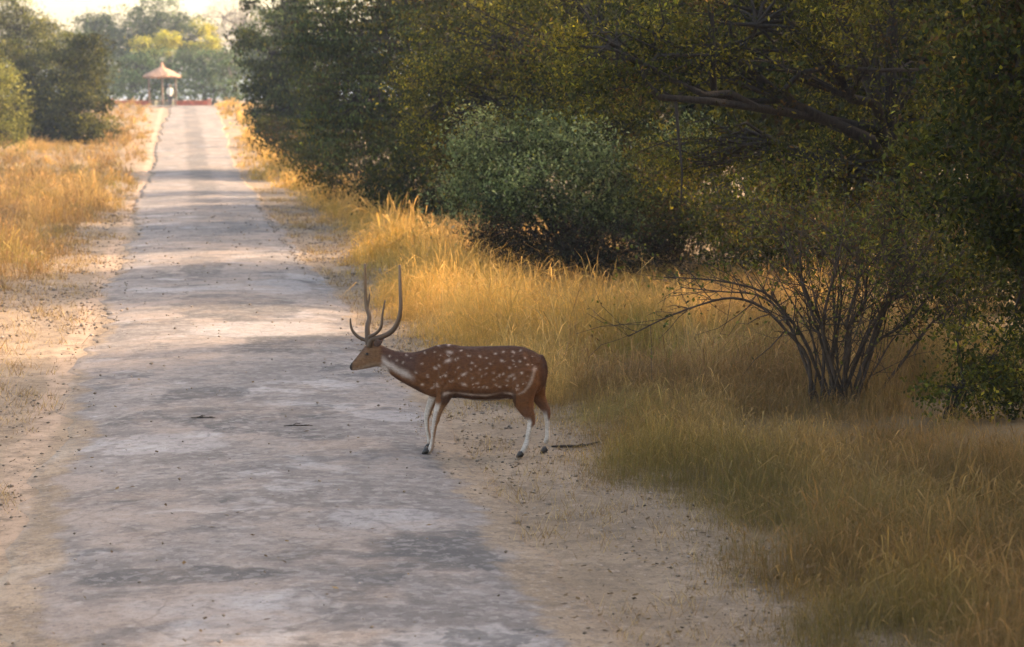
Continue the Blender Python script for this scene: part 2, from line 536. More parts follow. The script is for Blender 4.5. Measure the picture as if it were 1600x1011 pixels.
def tree(name, label, cat, group, X, Y, lobes, leafL, leafW, pal, trunk_r=.14, fork=None, down=.2, clump=.38, stems=1,
         limbs=(), bark=None, density=1.0, parts=('trunk', 'crown'), shell=.45, twigs=True):
    """lobes: (px, py, rx, ry in pixels, distance, leaves)"""
    base = gpt(X, Y)
    root = empty(name, base)
    tag(root, label, cat, group)
    B = np.array(base)
    wood = MB()
    L = []
    for (px, py, rx, ry, yy, n) in lobes:
        k = 1.0 / ppm(yy)
        c = np.array(at(px, py, yy))
        r = np.array([rx * k, (rx + ry) * .5 * k * .9, ry * k])
        c[2] = max(c[2], B[2] + r[2] * .55)
        L.append((c, r, int(n * density)))
    zlow = min(c[2] - r[2] * .4 for c, r, n in L)
    if fork is None:
        fork = max(.35, (zlow - B[2]) * .75)
    cen = np.mean([c for c, r, n in L], 0)
    tops = []
    for s in range(stems):
        ang = 2 * math.pi * s / max(stems, 1) + rng.uniform(0, 1)
        o = np.array([math.cos(ang), math.sin(ang), 0]) * (trunk_r * 1.6 if stems > 1 else 0)
        top = np.array([B[0] + (cen[0] - B[0]) * .25, B[1] + (cen[1] - B[1]) * .25, B[2] + fork]) + o * (2 if stems > 1 else 0)
        st = B + o
        st[2] -= .25
        path = wobble(st, top, 5, .04)
        wood.tube([p - B for p in path], [trunk_r * q for q in (1.45, 1.1, 1, .92, .85)], 8)
        tops.append(top)
    V, C = [], []
    pal_a = pal
    for li, (c, r, n) in enumerate(L):
        top = tops[li % len(tops)]
        lr = trunk_r * .62
        limb = wobble(top - np.array([0, 0, .08]), c, 6, .05, .10)
        wood.tube([p - B for p in limb], [lr * q for q in (1, .85, .7, .55, .42, .3)], 6)
        ncl = max(6, int(12 * (r[0] * r[2]) / (clump * clump) * .6))
        ncl = min(ncl, 110)
        cc = c + ellipsoid(ncl, shell) * r
        cc[:, 2] = np.maximum(cc[:, 2], gz(cc[:, 0], cc[:, 1]) + .12)
        if twigs:
            for q in cc[rng.permutation(ncl)[:min(ncl, 40)]]:
                a = limb[rng.integers(2, 6)]
                tw = wobble(a, q, 4, .07, .05)
                wood.tube([p - B for p in tw], [lr * .3, lr * .2, lr * .13, lr * .06], 4, cap=False)
        w = rng.uniform(.35, 1.6, ncl)
        which = rng.choice(ncl, n, p=w / w.sum())
        spread = clump * rng.uniform(.55, 1.25, ncl)
        off = rng.normal(size=(n, 3)) * (spread[which] * .55)[:, None]
        off[:, 2] *= .75
        off[:, 2] -= np.abs(off[:, 2]) * down
        p = cc[which] + off
        p[:, 2] = np.maximum(p[:, 2], gz(p[:, 0], p[:, 1]) + .04)
        ccol = pick(pal_a, ncl)
        col = np.where(rng.random((n, 1)) < .6, ccol[which], pick(pal_a, n))
        col = col * rng.uniform(.55, 1.3, (n, 1)) * rng.uniform(.6, 1.45, ncl)[which][:, None]
        col = np.where(rng.random((n, 1)) < .10, np.minimum(col * np.array([2.3, 2.1, 1.6]), .4), col)
        V.append(leaf_quads(p, leafL, leafW, down))
        C.append(np.repeat(col, 4, 0))
    for pl, r0, r1 in limbs:
        pts = [Vector(at(*q)) for q in pl]
        m = len(pts)
        wood.tube([p - base for p in pts], [r0 + (r1 - r0) * i / (m - 1) for i in range(m)], 7)
    wood.build(parts[0], bark or M_BARK, root)
    V = np.concatenate(V) - B
    C = np.concatenate(C)
    idx = np.arange(len(V), dtype=np.int32)
    mesh_np(parts[1], V, idx, np.full(len(V) // 4, 4), M_LEAF, root, C)
    return root

def shade_tree(name, lb, grp, X, Y, hh, nl, r0, sp, nleaf, LL, LW):
    b0 = gpt(X, Y)
    rt = tag(empty(name, b0), lb, 'tree', grp)
    B = np.array(b0)
    wd, V, C = MB(), [], []
    top = B + np.array([0, 0, 2.2])
    wd.tube([p - B for p in wobble(B - np.array([0, 0, .3]), top, 5, .03)], [.3, .24, .21, .19, .17], 8)
    for q in range(nl):
        c = np.array([X + rng.uniform(-1, .8) * sp * .8, Y + rng.uniform(-1, 1) * sp * 1.2, B[2] + hh + rng.uniform(-2.6, 2.6)])
        r = r0 * rng.uniform(.75, 1.2)
        wd.tube([p - B for p in wobble(top - np.array([0, 0, .1]), c, 6, .05, .1)], [.12, .1, .08, .06, .05, .03], 6)
        cc = c + ellipsoid(34, .4) * r
        wh = rng.integers(0, 34, nleaf)
        p = cc[wh] + rng.normal(size=(nleaf, 3)) * .3
        V.append(leaf_quads(p, LL, LW, .3) - B)
        C.append(np.repeat(pick(DARK + OLIVE, nleaf), 4, 0))
    wd.build('trunk', M_BARK, rt)
    V, C = np.concatenate(V), np.concatenate(C)
    mesh_np('crown', V, np.arange(len(V), dtype=np.int32), np.full(len(V) // 4, 4), M_LEAF, rt, C)

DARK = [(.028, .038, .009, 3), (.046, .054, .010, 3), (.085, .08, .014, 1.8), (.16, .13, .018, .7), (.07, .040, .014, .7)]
OLIVE = [(.075, .082, .014, 3), (.125, .112, .018, 3), (.038, .046, .011, 2.5), (.26, .21, .025, 1.2), (.11, .064, .02, .7)]
GREEN = [(.10, .19, .085, 3), (.16, .25, .12, 3), (.055, .10, .045, 2), (.22, .29, .14, 1.2)]
FARGREEN = [(.06, .09, .032, 3), (.09, .12, .04, 2), (.04, .06, .022, 2)]
YELLOW = [(.50, .46, .08, 3), (.58, .50, .09, 2), (.34, .36, .08, 2)]
MAUVE = [(.20, .16, .15, 3), (.26, .20, .18, 2), (.15, .12, .11, 2)]
LEFTC = [(.045, .052, .014, 3), (.075, .082, .02, 2), (.026, .033, .010, 2), (.15, .14, .03, 1)]
LEFTY = [(.24, .23, .06, 3), (.18, .19, .05, 2), (.12, .13, .04, 2)]

G_R = 'trees and bushes along the wooded verge of the road'
# near trees that overhang the right verge
tree('overhanging_tree', 'dark leafy tree with broad pale-edged leaves overhanging the tall brown grass', 'tree', G_R, 8.3, 15.2,
     [(1590, 110, 90, 140, 14.2, 5200), (1545, 300, 90, 90, 15.2, 3600), (1600, 430, 70, 110, 15.2, 3600), (1500, 200, 60, 60, 15.6, 1500), (1660, -60, 200, 150, 14.5, 5000), (1760, 250, 170, 220, 15.5, 6500), (1560, -230, 230, 130, 15.4, 6000), (1850, -200, 230, 170, 15, 6000)],
     .064, .027, DARK, .16, 1.6, .35, .38)
tree('limb_tree', 'spreading tree with thick crooked dark limb reaching out horizontally above the dry grass', 'tree', G_R, 9.4, 24.5,
     [(1190, 30, 190, 110, 23, 9000), (960, 70, 150, 95, 22.5, 7000), (1370, 90, 190, 150, 25, 9000), (1300, 280, 170, 95, 24, 6500), (1120, 235, 140, 70, 25.5, 4500), (1460, 330, 150, 120, 24.5, 6500), (1200, -190, 330, 150, 24.5, 11000), (1420, -260, 260, 150, 25, 8000)],
     .065, .026, OLIVE, .15, 2.1, .3, .36,
     limbs=[([(1400, 215, 24.6), (1330, 195, 24.2), (1255, 180, 23.6), (1180, 168, 23), (1110, 158, 22.6), (1030, 152, 22.3), (1008, 128, 22.2), (1003, 106, 22.2), (1030, 86, 22.2), (1110, 86, 22.1)], .07, .014),
            ([(1180, 168, 23), (1140, 146, 22.8), (1100, 148, 22.6), (1060, 130, 22.5), (1010, 102, 22.3), (960, 78, 22.2), (905, 72, 22.1)], .055, .012),
            ([(1255, 180, 23.6), (1225, 140, 23.4), (1250, 115, 23.3), (1300, 103, 23.2), (1370, 110, 23.3), (1450, 108, 23.6)], .05, .02),
            ([(1115, 145, 22.8), (1113, 80, 22.7), (1110, 0, 22.6), (1108, -60, 22.6)], .045, .03),
            ([(1056, 158, 22.4), (1060, 210, 22.3), (1066, 270, 22.3), (1064, 320, 22.2)], .022, .008)])
tree('yellowing_tree', 'olive tree with yellowing leaves above the pale green shrub', 'tree', G_R, 8.6, 35,
     [(770, 60, 130, 100, 34, 7500), (880, 170, 110, 80, 33.5, 5000), (690, 160, 90, 95, 35, 5500), (740, 225, 80, 60, 36, 5000), (830, 200, 90, 40, 33.2, 2600), (950, 200, 90, 50, 33, 3000), (900, 20, 140, 90, 35, 6000), (820, -110, 200, 90, 35, 6000)],
     .075, .034, OLIVE + [(.34, .27, .03, .8)], .17, 1.8, .3, .42)
tree('drooping_tree', 'tall dark green tree with drooping foliage beside the road', 'tree', G_R, 7.6, 50,
     [(600, 60, 95, 95, 49, 8500), (555, 160, 75, 75, 48, 6500), (640, -60, 130, 80, 50, 5000), (520, 60, 60, 90, 49.5, 6000), (640, 190, 80, 55, 49, 5000)],
     .115, .045, DARK + FARGREEN, .18, 1.2, .9, .5)
tree('feathery_tree', 'soft grey-green feathery tree leaning towards the road where it narrows', 'tree', G_R, 6.0, 82,
     [(425, 85, 55, 70, 80, 6000), (480, 60, 55, 90, 82, 6000), (440, 165, 55, 50, 80, 5500), (500, 180, 60, 50, 79, 5500), (440, 5, 50, 50, 82, 3000)],
     .17, .075, FARGREEN + LEFTC, .2, 1.0, .6, .6)
tree('roadside_bush', 'low dark bush at the foot of the feathery tree', 'bush', G_R, 5.4, 78,
     [(440, 212, 48, 26, 76, 3200), (490, 222, 50, 22, 74, 3000)], .13, .05, DARK, .06, .3, .2, .45, stems=3, parts=('stem', 'foliage'))
tree('roadside_bush', 'low shadowy bush under the drooping tree behind golden grass', 'bush', G_R, 6.6, 56,
     [(560, 220, 60, 40, 55, 4000), (640, 220, 55, 44, 53, 3600), (600, 185, 60, 30, 55, 2600), (560, 270, 70, 34, 54, 3500), (500, 255, 50, 30, 57, 2500)], .10, .04, DARK, .06, .3, .2, .42, stems=3, parts=('stem', 'foliage'))
SHRUB = [(.15, .20, .075, 3), (.21, .26, .105, 3), (.05, .068, .026, 3), (.29, .33, .14, 1.4), (.11, .11, .045, 1)]
tree('pale_green_shrub', 'pale green leafy shrub with a shadowy twiggy base behind tall golden grass', 'shrub', G_R, 6.5, 32.6,
     [(760, 250, 50, 36, 32.3, 2300), (835, 225, 60, 36, 32.5, 3000), (905, 250, 62, 45, 32, 4000), (850, 300, 90, 42, 31.6, 5000), (975, 270, 60, 50, 32.6, 3200), (940, 335, 80, 38, 31.8, 4000), (765, 320, 48, 36, 32, 2300), (1035, 320, 60, 45, 32.4, 2800), (720, 285, 30, 30, 32.4, 900)] + [(random.uniform(720, 1080), random.uniform(195, 330), random.uniform(14, 30), random.uniform(14, 34), random.uniform(31.3, 32.6), 420) for _ in range(16)],
     .07, .034, SHRUB, .05, .5, .15, .50, density=1.1, stems=5, parts=('stem', 'foliage'), shell=.6)
tree('twiggy_bush', 'shadowy brown twiggy bush below the pale green shrub', 'bush', G_R, 6.7, 31.2,
     [(850, 385, 110, 45, 31.2, 6500), (960, 385, 100, 50, 31.4, 6500), (1060, 370, 80, 55, 31.6, 5000), (780, 375, 60, 38, 31.4, 3000)],
     .06, .022, [(.05, .035, .022, 3), (.03, .03, .016, 3), (.08, .05, .03, 1), (.05, .06, .03, 1)], .04, .3, .1, .26, stems=6, parts=('stem', 'foliage'))
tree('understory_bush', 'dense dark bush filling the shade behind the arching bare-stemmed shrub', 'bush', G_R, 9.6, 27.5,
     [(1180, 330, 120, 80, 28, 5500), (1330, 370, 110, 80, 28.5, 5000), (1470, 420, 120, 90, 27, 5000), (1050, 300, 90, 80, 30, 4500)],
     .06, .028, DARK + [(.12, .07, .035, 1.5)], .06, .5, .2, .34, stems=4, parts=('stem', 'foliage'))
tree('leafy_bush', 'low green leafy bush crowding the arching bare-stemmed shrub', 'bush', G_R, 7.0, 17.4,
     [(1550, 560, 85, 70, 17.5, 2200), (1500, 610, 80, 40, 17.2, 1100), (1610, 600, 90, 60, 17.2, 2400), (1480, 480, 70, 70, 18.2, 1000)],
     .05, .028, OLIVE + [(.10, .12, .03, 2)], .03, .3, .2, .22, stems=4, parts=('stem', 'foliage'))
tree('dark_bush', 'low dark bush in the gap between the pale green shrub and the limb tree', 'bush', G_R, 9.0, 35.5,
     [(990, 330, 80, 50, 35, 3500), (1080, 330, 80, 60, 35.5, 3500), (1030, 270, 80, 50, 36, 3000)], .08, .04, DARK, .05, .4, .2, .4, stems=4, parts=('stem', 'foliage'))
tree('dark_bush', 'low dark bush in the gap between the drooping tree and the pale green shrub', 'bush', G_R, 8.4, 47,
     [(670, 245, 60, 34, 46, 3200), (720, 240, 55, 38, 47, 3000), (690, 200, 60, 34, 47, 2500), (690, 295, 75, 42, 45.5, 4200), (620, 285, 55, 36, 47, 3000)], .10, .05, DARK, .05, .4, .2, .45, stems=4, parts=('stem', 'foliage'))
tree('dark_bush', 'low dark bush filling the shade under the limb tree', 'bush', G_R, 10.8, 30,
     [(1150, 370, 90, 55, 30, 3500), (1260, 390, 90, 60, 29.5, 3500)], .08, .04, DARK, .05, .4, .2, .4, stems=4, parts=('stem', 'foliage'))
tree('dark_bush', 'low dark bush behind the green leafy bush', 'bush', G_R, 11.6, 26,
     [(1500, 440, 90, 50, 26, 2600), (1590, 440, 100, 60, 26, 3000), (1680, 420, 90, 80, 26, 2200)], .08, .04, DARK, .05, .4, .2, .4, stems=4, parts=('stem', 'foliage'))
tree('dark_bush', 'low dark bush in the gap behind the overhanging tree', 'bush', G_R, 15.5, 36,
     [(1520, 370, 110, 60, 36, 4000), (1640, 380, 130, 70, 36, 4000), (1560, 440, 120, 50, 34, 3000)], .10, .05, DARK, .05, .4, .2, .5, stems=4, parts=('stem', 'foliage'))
# the wood behind
G_W = 'trees of the wood behind the wooded verge'
BW = [('tall tree deep in the wood behind the limb tree', 14.5, 36, [(1130, 60, 170, 130, 36, 5000), (1130, 210, 150, 90, 36, 4000), (1260, -70, 200, 120, 36, 4000)]),
      ('tall tree deep in the wood behind the overhanging tree', 17.5, 32, [(1480, 60, 220, 160, 33, 6500), (1500, 250, 190, 120, 33, 5000), (1640, 100, 180, 220, 33, 5000)]),
      ('tall tree deep in the wood behind the yellowing tree', 14, 48, [(930, 40, 150, 110, 48, 4500), (900, 180, 150, 80, 48, 4000), (780, -20, 130, 90, 48, 3500)]),
      ('tall tree deep in the wood behind the drooping tree', 12, 66, [(690, 30, 110, 100, 66, 4000), (690, 150, 100, 70, 66, 3500), (590, -10, 90, 80, 66, 3000), (830, 150, 110, 70, 62, 3200), (880, 60, 110, 80, 62, 2800)]),
      ('tall tree in the wood between the limb tree and the understory', 13.5, 33.5, [(1320, 180, 160, 85, 33.5, 5000), (1260, 320, 140, 75, 33.5, 4000), (1400, -40, 160, 110, 33.5, 4500)]),
      ('broad tree far back in the wood with a wide pale crown', 26, 55, [(1250, 50, 220, 140, 56, 4500), (1450, 80, 220, 150, 56, 4500), (1050, 80, 190, 140, 56, 4000), (1300, 220, 260, 80, 56, 4000)])]
for lb, X, Y, lo in BW:
    tree('forest_tree', lb, 'tree', G_W, X, Y, lo, .20, .11, DARK + OLIVE, .18, None, .3, .6, density=.85)
for lb, X, Y in (('tall tree of the wood behind the first shade tree', 15, 6), ('tall tree of the wood behind the second shade tree', 15.5, -1), ('tall tree of the wood behind the tall brown grass', 14.5, 13), ('tall tree of the wood between the brown grass and the limb tree', 15, 20), ('tall dense tree of the wood sheltering the limb tree', 14.4, 23.8), ('tall dense tree of the wood beyond the limb tree', 15.2, 36.5),
              ('tall tree standing back from the verge opposite the road dip', 16, 49), ('tall tree standing back from the verge by the feathery tree', 13, 80), ('tall tree standing back from the verge below the rise', 15, 58)):
    shade_tree('forest_tree', lb, G_W, X, Y, 5.4, 10, 2.1, 2.6, 1450, .34, .20)
# trees beside the camera that shade the near road
G_S = 'trees beside the near stretch of road that shade it'
for lb, X, Y in (('shade tree on the wooded verge next to the overhanging tree', 9.2, 7.5), ('shade tree on the wooded verge last in the row past the overhanging tree', 9.6, .5)):
    shade_tree('shade_tree', lb, G_S, X, Y, 5.0, 10, 1.6, 2.6, 1900, .17, .092)

# left side
G_L = 'trees and bushes on the open side of the road'
tree('spreading_bush', 'large rounded dark olive bush standing in the golden grass beside the road', 'bush', G_L, -6.2, 103,
     [(95, 120, 66, 66, 102, 8500), (120, 180, 54, 48, 100, 7500), (45, 185, 58, 50, 101, 7500), (135, 95, 40, 45, 102, 4200), (90, 212, 72, 28, 100, 5500), (20, 120, 50, 60, 103, 5000)], .17, .085, LEFTC, .16, .5, .3, .5, stems=3)
tree('yellow_green_bush', 'yellow-green sunlit bush beside the large rounded dark olive bush', 'bush', G_L, -8.2, 84,
     [(2, 150, 40, 55, 84, 4500), (-45, 130, 55, 85, 84, 4500), (0, 205, 36, 26, 84, 1800)], .12, .05, LEFTY, .12, .6, .3, .42, stems=2)
tree('pale_tree', 'taller pale green tree rising behind the large rounded dark olive bush', 'tree', G_L, -9.5, 125,
     [(30, 55, 52, 45, 124, 5000), (75, 70, 42, 38, 124, 4000), (-20, 40, 55, 60, 124, 4000), (20, 5, 30, 30, 124, 1500)], .17, .07, LEFTC + LEFTY, .18, 1.4, .3, .6)
tree('small_shrub', 'small dark shrub at the road side of the rounded olive bush', 'shrub', G_L, -3.6, 104,
     [(172, 204, 18, 17, 103, 900), (160, 212, 16, 12, 103, 600)], .1, .04, DARK + LEFTC, .03, .2, .2, .28, stems=3, parts=('stem', 'foliage'))
# bare sprig above the pale tree
# far side of the crossing
G_F = 'trees beyond the thatched shelter'
tree('far_tree', 'large grey-green tree rising highest behind the thatched shelter', 'tree', G_F, -5.5, 225,
     [(205, 45, 62, 42, 225, 5200), (250, 30, 45, 36, 225, 3500), (150, 50, 34, 30, 225, 2600), (195, 100, 50, 40, 225, 3400), (300, 60, 40, 36, 226, 2800)], .30, .14, FARGREEN, .3, 2, .3, .9)
tree('bare_tree', 'greyish-mauve almost leafless tree behind the yellow-topped bush', 'tree', G_F, 6.5, 230,
     [(352, 25, 38, 30, 230, 1700), (335, 70, 36, 30, 229, 1500), (385, 30, 30, 34, 230, 1200)], .30, .05, MAUVE, .25, 2, .2, .9, bark=M_BARK_GREY)
tree('yellow_topped_bush', 'bright yellow-topped green bush straight behind the thatched roof', 'bush', G_F, -1.5, 190,
     [(262, 62, 20, 17, 189, 1500), (235, 72, 30, 14, 189, 1500), (318, 45, 16, 14, 192, 900), (320, 66, 26, 12, 191, 1100)], .2, .1, YELLOW, .14, 1.4, .3, .6)
tree('hedge_bush', 'rounded blue-green bush behind the thatched shelter', 'bush', G_F, -3.2, 186,
     [(222, 108, 36, 32, 185, 3200), (205, 135, 28, 20, 184, 1700), (262, 100, 34, 28, 186, 3000), (262, 136, 34, 20, 185, 2000)], .2, .09, GREEN + FARGREEN, .14, .8, .3, .6, stems=2)
tree('hedge_bush', 'rounded blue-green bush behind the end of the red wall', 'bush', G_F, 2.6, 186,
     [(318, 98, 36, 28, 186, 3000), (318, 134, 36, 22, 185, 2400), (358, 105, 26, 34, 186, 2400), (362, 140, 22, 18, 184, 1200)], .2, .09, GREEN + FARGREEN, .14, .8, .3, .6, stems=2)
tree('far_tree', 'low grey-green tree at the end of the far row by the rounded olive bush', 'tree', G_F, -12, 215,
     [(110, 80, 40, 34, 215, 2600), (150, 110, 38, 30, 214, 2600), (60, 70, 50, 34, 216, 2600), (165, 140, 26, 18, 205, 1400)], .28, .13, FARGREEN, .25, 1.6, .3, .9)
tree('far_tree', 'grey-green tree at the end of the far row by the feathery tree', 'tree', G_F, 9.5, 210,
     [(400, 90, 34, 40, 210, 2600), (430, 50, 50, 50, 212, 2600), (410, 140, 36, 22, 205, 1600)], .28, .13, FARGREEN, .25, 1.6, .3, .9)

def far_wood():
    n = 26000
    x = rng.uniform(-120, 110, n)
    top = 5.0 + 4.0 * vnoise(x, x * 0, 9.0, 81) + 2 * vnoise(x, x * 0, 3.0, 82)
    z = 2.3 + top * rng.random(n) ** .8
    y = 262 + rng.normal(size=n) * 5
    V = leaf_quads(np.stack([x, y, z], -1), .9, .55, .2)
    C = np.repeat(pick(FARGREEN, n) * rng.uniform(.7, 1.2, (n, 1)), 4, 0)
    tag(mesh_np('far_wood', V, np.arange(len(V), dtype=np.int32), np.full(n, 4), M_LEAF, None, C), 'hazy line of woodland closing the view beyond the shelter', 'woodland', kind='stuff')
far_wood()

# ------------------------------------------------------------------ arching bare-stemmed shrub
def arching_shrub():
    Y0 = 18.3
    P0 = at(1290, 662, Y0)
    base = gpt(P0.x, P0.y)
    root = tag(empty('arching_shrub', base), 'arching shrub of bare dark stems fanning out above the dry grass', 'shrub', G_R)
    Z = lambda x, y: (900 + x / 2.197, 300 + (760 - (760 - y) * 1.10) / 2.197)
    stems = [[(860, 740), (800, 600), (720, 500), (640, 430), (540, 400), (430, 420), (300, 465), (180, 520)],
             [(850, 740), (760, 540), (700, 440), (620, 390), (500, 380), (360, 367)],
             [(860, 740), (800, 560), (720, 450), (640, 380), (480, 345), (300, 335)],
             [(870, 740), (850, 520), (800, 400), (740, 270), (700, 200), (640, 130)],
             [(880, 740), (860, 560), (850, 470), (870, 380), (900, 280), (930, 150)],
             [(890, 740), (940, 560), (930, 480), (970, 340), (960, 280), (880, 200), (800, 150), (720, 110)],
             [(930, 740), (1020, 520), (1060, 430), (1130, 340), (1180, 270), (1230, 190), (1290, 80)],
             [(920, 740), (1010, 500), (1100, 400), (1200, 370), (1300, 340), (1420, 330)],
             [(1040, 740), (1120, 600), (1200, 500), (1270, 440), (1330, 410), (1430, 390)],
             [(900, 740), (930, 520), (990, 420), (1000, 330), (1050, 240), (1060, 120)],
             [(960, 740), (1050, 470), (1080, 400), (1090, 300), (1130, 180)],
             [(870, 740), (830, 500), (780, 360), (770, 250), (790, 120)],
             [(900, 740), (1010, 560), (1140, 470), (1290, 300), (1380, 200), (1420, 110)],
             [(880, 740), (880, 600), (910, 420), (900, 300), (860, 180)]]
    lv, lc = [], []
    nmain = len(stems)
    for _ in range(13):
        a = rng.uniform(-.85, .95)
        Lg = rng.uniform(420, 740) * (1 - .25 * abs(a))
        bend = a * rng.uniform(.2, .7)
        x, y, st_ = 890 + rng.uniform(-60, 90), 740, []
        an = a * .55
        for j in range(6):
            st_.append((x, y))
            x += math.sin(an) * Lg / 5
            y -= math.cos(an) * Lg / 5
            an += bend / 5 + rng.normal() * .12
        stems.append(st_)
    for i, s in enumerate(stems):
        dy = rng.uniform(-.7, .7)
        n = len(s)
        pts = []
        for j, (x, y) in enumerate(s):
            px, py = Z(x, y)
            q = at(px, py, Y0 + dy * j / (n - 1))
            if j == 0:
                q.z = base.z - .1
                q.x += rng.uniform(-.16, .16)
                q.y += rng.uniform(-.2, .2)
            pts.append(q)
        # smooth by Catmull-Rom
        sm = []
        for j in range(n - 1):
            p0, p1, p2, p3 = pts[max(j - 1, 0)], pts[j], pts[j + 1], pts[min(j + 2, n - 1)]
            for t in (0, .33, .66):
                sm.append(.5 * ((2 * p1) + (p2 - p0) * t + (2 * p0 - 5 * p1 + 4 * p2 - p3) * t * t + (3 * p1 - p0 - 3 * p2 + p3) * t ** 3))
        sm.append(pts[-1])
        r0 = rng.uniform(.015, .023) if i < nmain else rng.uniform(.007, .013)
        mb = MB()
        m = len(sm)
        rad = [r0 * (1 - .86 * j / (m - 1)) + .002 for j in range(m)]
        mb.tube([p - base for p in sm], rad, 6)
        for j in range(m // 4, m):
            for _ in range(3):
                if rng.random() < (.8 if i < nmain else .45):
                    d = (sm[min(j + 1, m - 1)] - sm[max(j - 1, 0)]).normalized()
                    v = Vector(rng.normal(size=3)) * .8 + d * .9 + Vector((0, 0, .3))
                    v.normalize()
                    Lt = rng.uniform(.12, .5)
                    e = sm[j] + v * Lt
                    e2 = e + (v + Vector(rng.normal(size=3)) * .4).normalized() * Lt * .5
                    mb.tube([sm[j] - base, sm[j] + v * Lt * .5 - base + Vector(rng.normal(size=3)) * .01, e - base, e2 - base], [rad[j] * .5, rad[j] * .35, .003, .0015], 4, cap=False)
                    high = (e.z - base.z) / 1.8
                    nl = rng.poisson(1.2 + 14 * max(0, high - .42) + (7 if e.x > base.x + .2 else 0) * high)
                    for _k in range(nl):
                        lv.append(e + Vector(rng.normal(size=3)) * .09)
        mb.build('stem', M_TWIG, root)
    cen = np.array([tuple(p) for p in lv])
    V = leaf_quads(cen, .05, .026, .2) - np.array(base)
    C = np.repeat(pick([(.11, .125, .025, 3), (.20, .19, .035, 2), (.05, .055, .02, 2), (.15, .08, .03, 1.5)], len(cen)), 4, 0)
    mesh_np('foliage', V, np.arange(len(V), dtype=np.int32), np.full(len(V) // 4, 4), M_LEAF, root, C)
arching_shrub()

# ------------------------------------------------------------------ grass
def blades(px, py, h, w, lean, la, col, head):
    """curved blades; those with a seed head get one more segment that swells and tapers"""
    n = len(px)
    z = gz(px, py) - .02
    a = rng.uniform(0, 2 * np.pi, n)
    lx, ly = np.cos(la) * lean * h, np.sin(la) * lean * h
    B = np.stack([px, py, z], -1)
    S = np.stack([np.cos(a) * w * .5, np.sin(a) * w * .5, np.zeros(n)], -1)
    mid = B + np.stack([lx * .3, ly * .3, h * .58], -1)
    tip = B + np.stack([lx * 1.1, ly * 1.1, h * (1 - .42 * lean)], -1)
    if not head:
        V = np.stack([B - S, B + S, mid - S * .8, mid + S * .8, tip], 1).reshape(-1, 3)
        k = np.arange(n)[:, None] * 5
        q = np.concatenate([k + 0, k + 1, k + 3, k + 2, k + 2, k + 3, k + 4], 1).ravel()
        return V, q, np.tile([4, 3], n), np.repeat(col, 5, 0)
    hi = B + np.stack([lx * .75, ly * .75, h * (.86 - .14 * lean)], -1)
    wh = rng.uniform(1.6, 3.2, n)[:, None]
    V = np.stack([B - S * .6, B + S * .6, mid - S * .45, mid + S * .45, hi - S * wh, hi + S * wh, tip], 1).reshape(-1, 3)
    k = np.arange(n)[:, None] * 7
    q = np.concatenate([k + 0, k + 1, k + 3, k + 2, k + 2, k + 3, k + 5, k + 4, k + 4, k + 5, k + 6], 1).ravel()
    C = np.repeat(col, 7, 0)
    for j in (4, 5, 6):
        C[j::7] *= np.array([1.25, 1.12, 1.1])
    return V, q, np.tile([4, 4, 3], n), C

GOLD = np.array([.70, .43, .11]); STRAW = np.array([.70, .49, .22]); OLV = np.array([.25, .225, .065]); RUST = np.array([.28, .165, .07]); GRN = np.array([.17, .21, .05])

def scatter(n, x0, x1, y0, y1, edge, seed):
    """tufted points; edge(y) gives the inner boundary and side"""
    nt = n // 26
    tx, ty = rng.uniform(x0, x1, nt), rng.uniform(y0, y1, nt)
    k = rng.integers(0, nt, n)
    x = tx[k] + rng.normal(size=n) * .10
    y = ty[k] + rng.normal(size=n) * .12
    return x, y, k, nt

def right_edge(y):
    return 3.35 + .35 * (vnoise(y, y * 0, 3.0, 41) - .5) * 2 + .25 * (vnoise(y, y * 0, .8, 42) - .5) * 2 + np.interp(y, [8, 14, 18, 20, 27, 33, 45, 60, 75, 110, 160], [.5, .15, -.1, -.2, -.4, -.2, .25, .1, -.55, -.5, -.5])

def left_edge(y):
    return -2.3 + .5 * (vnoise(y, y * 0, 4.0, 43) - .5) * 2 + .25 * (vnoise(y, y * 0, .9, 44) - .5) * 2 + np.interp(y, [0, 25, 40, 60, 90, 160], [-.4, -.3, .1, .6, .55, .4])

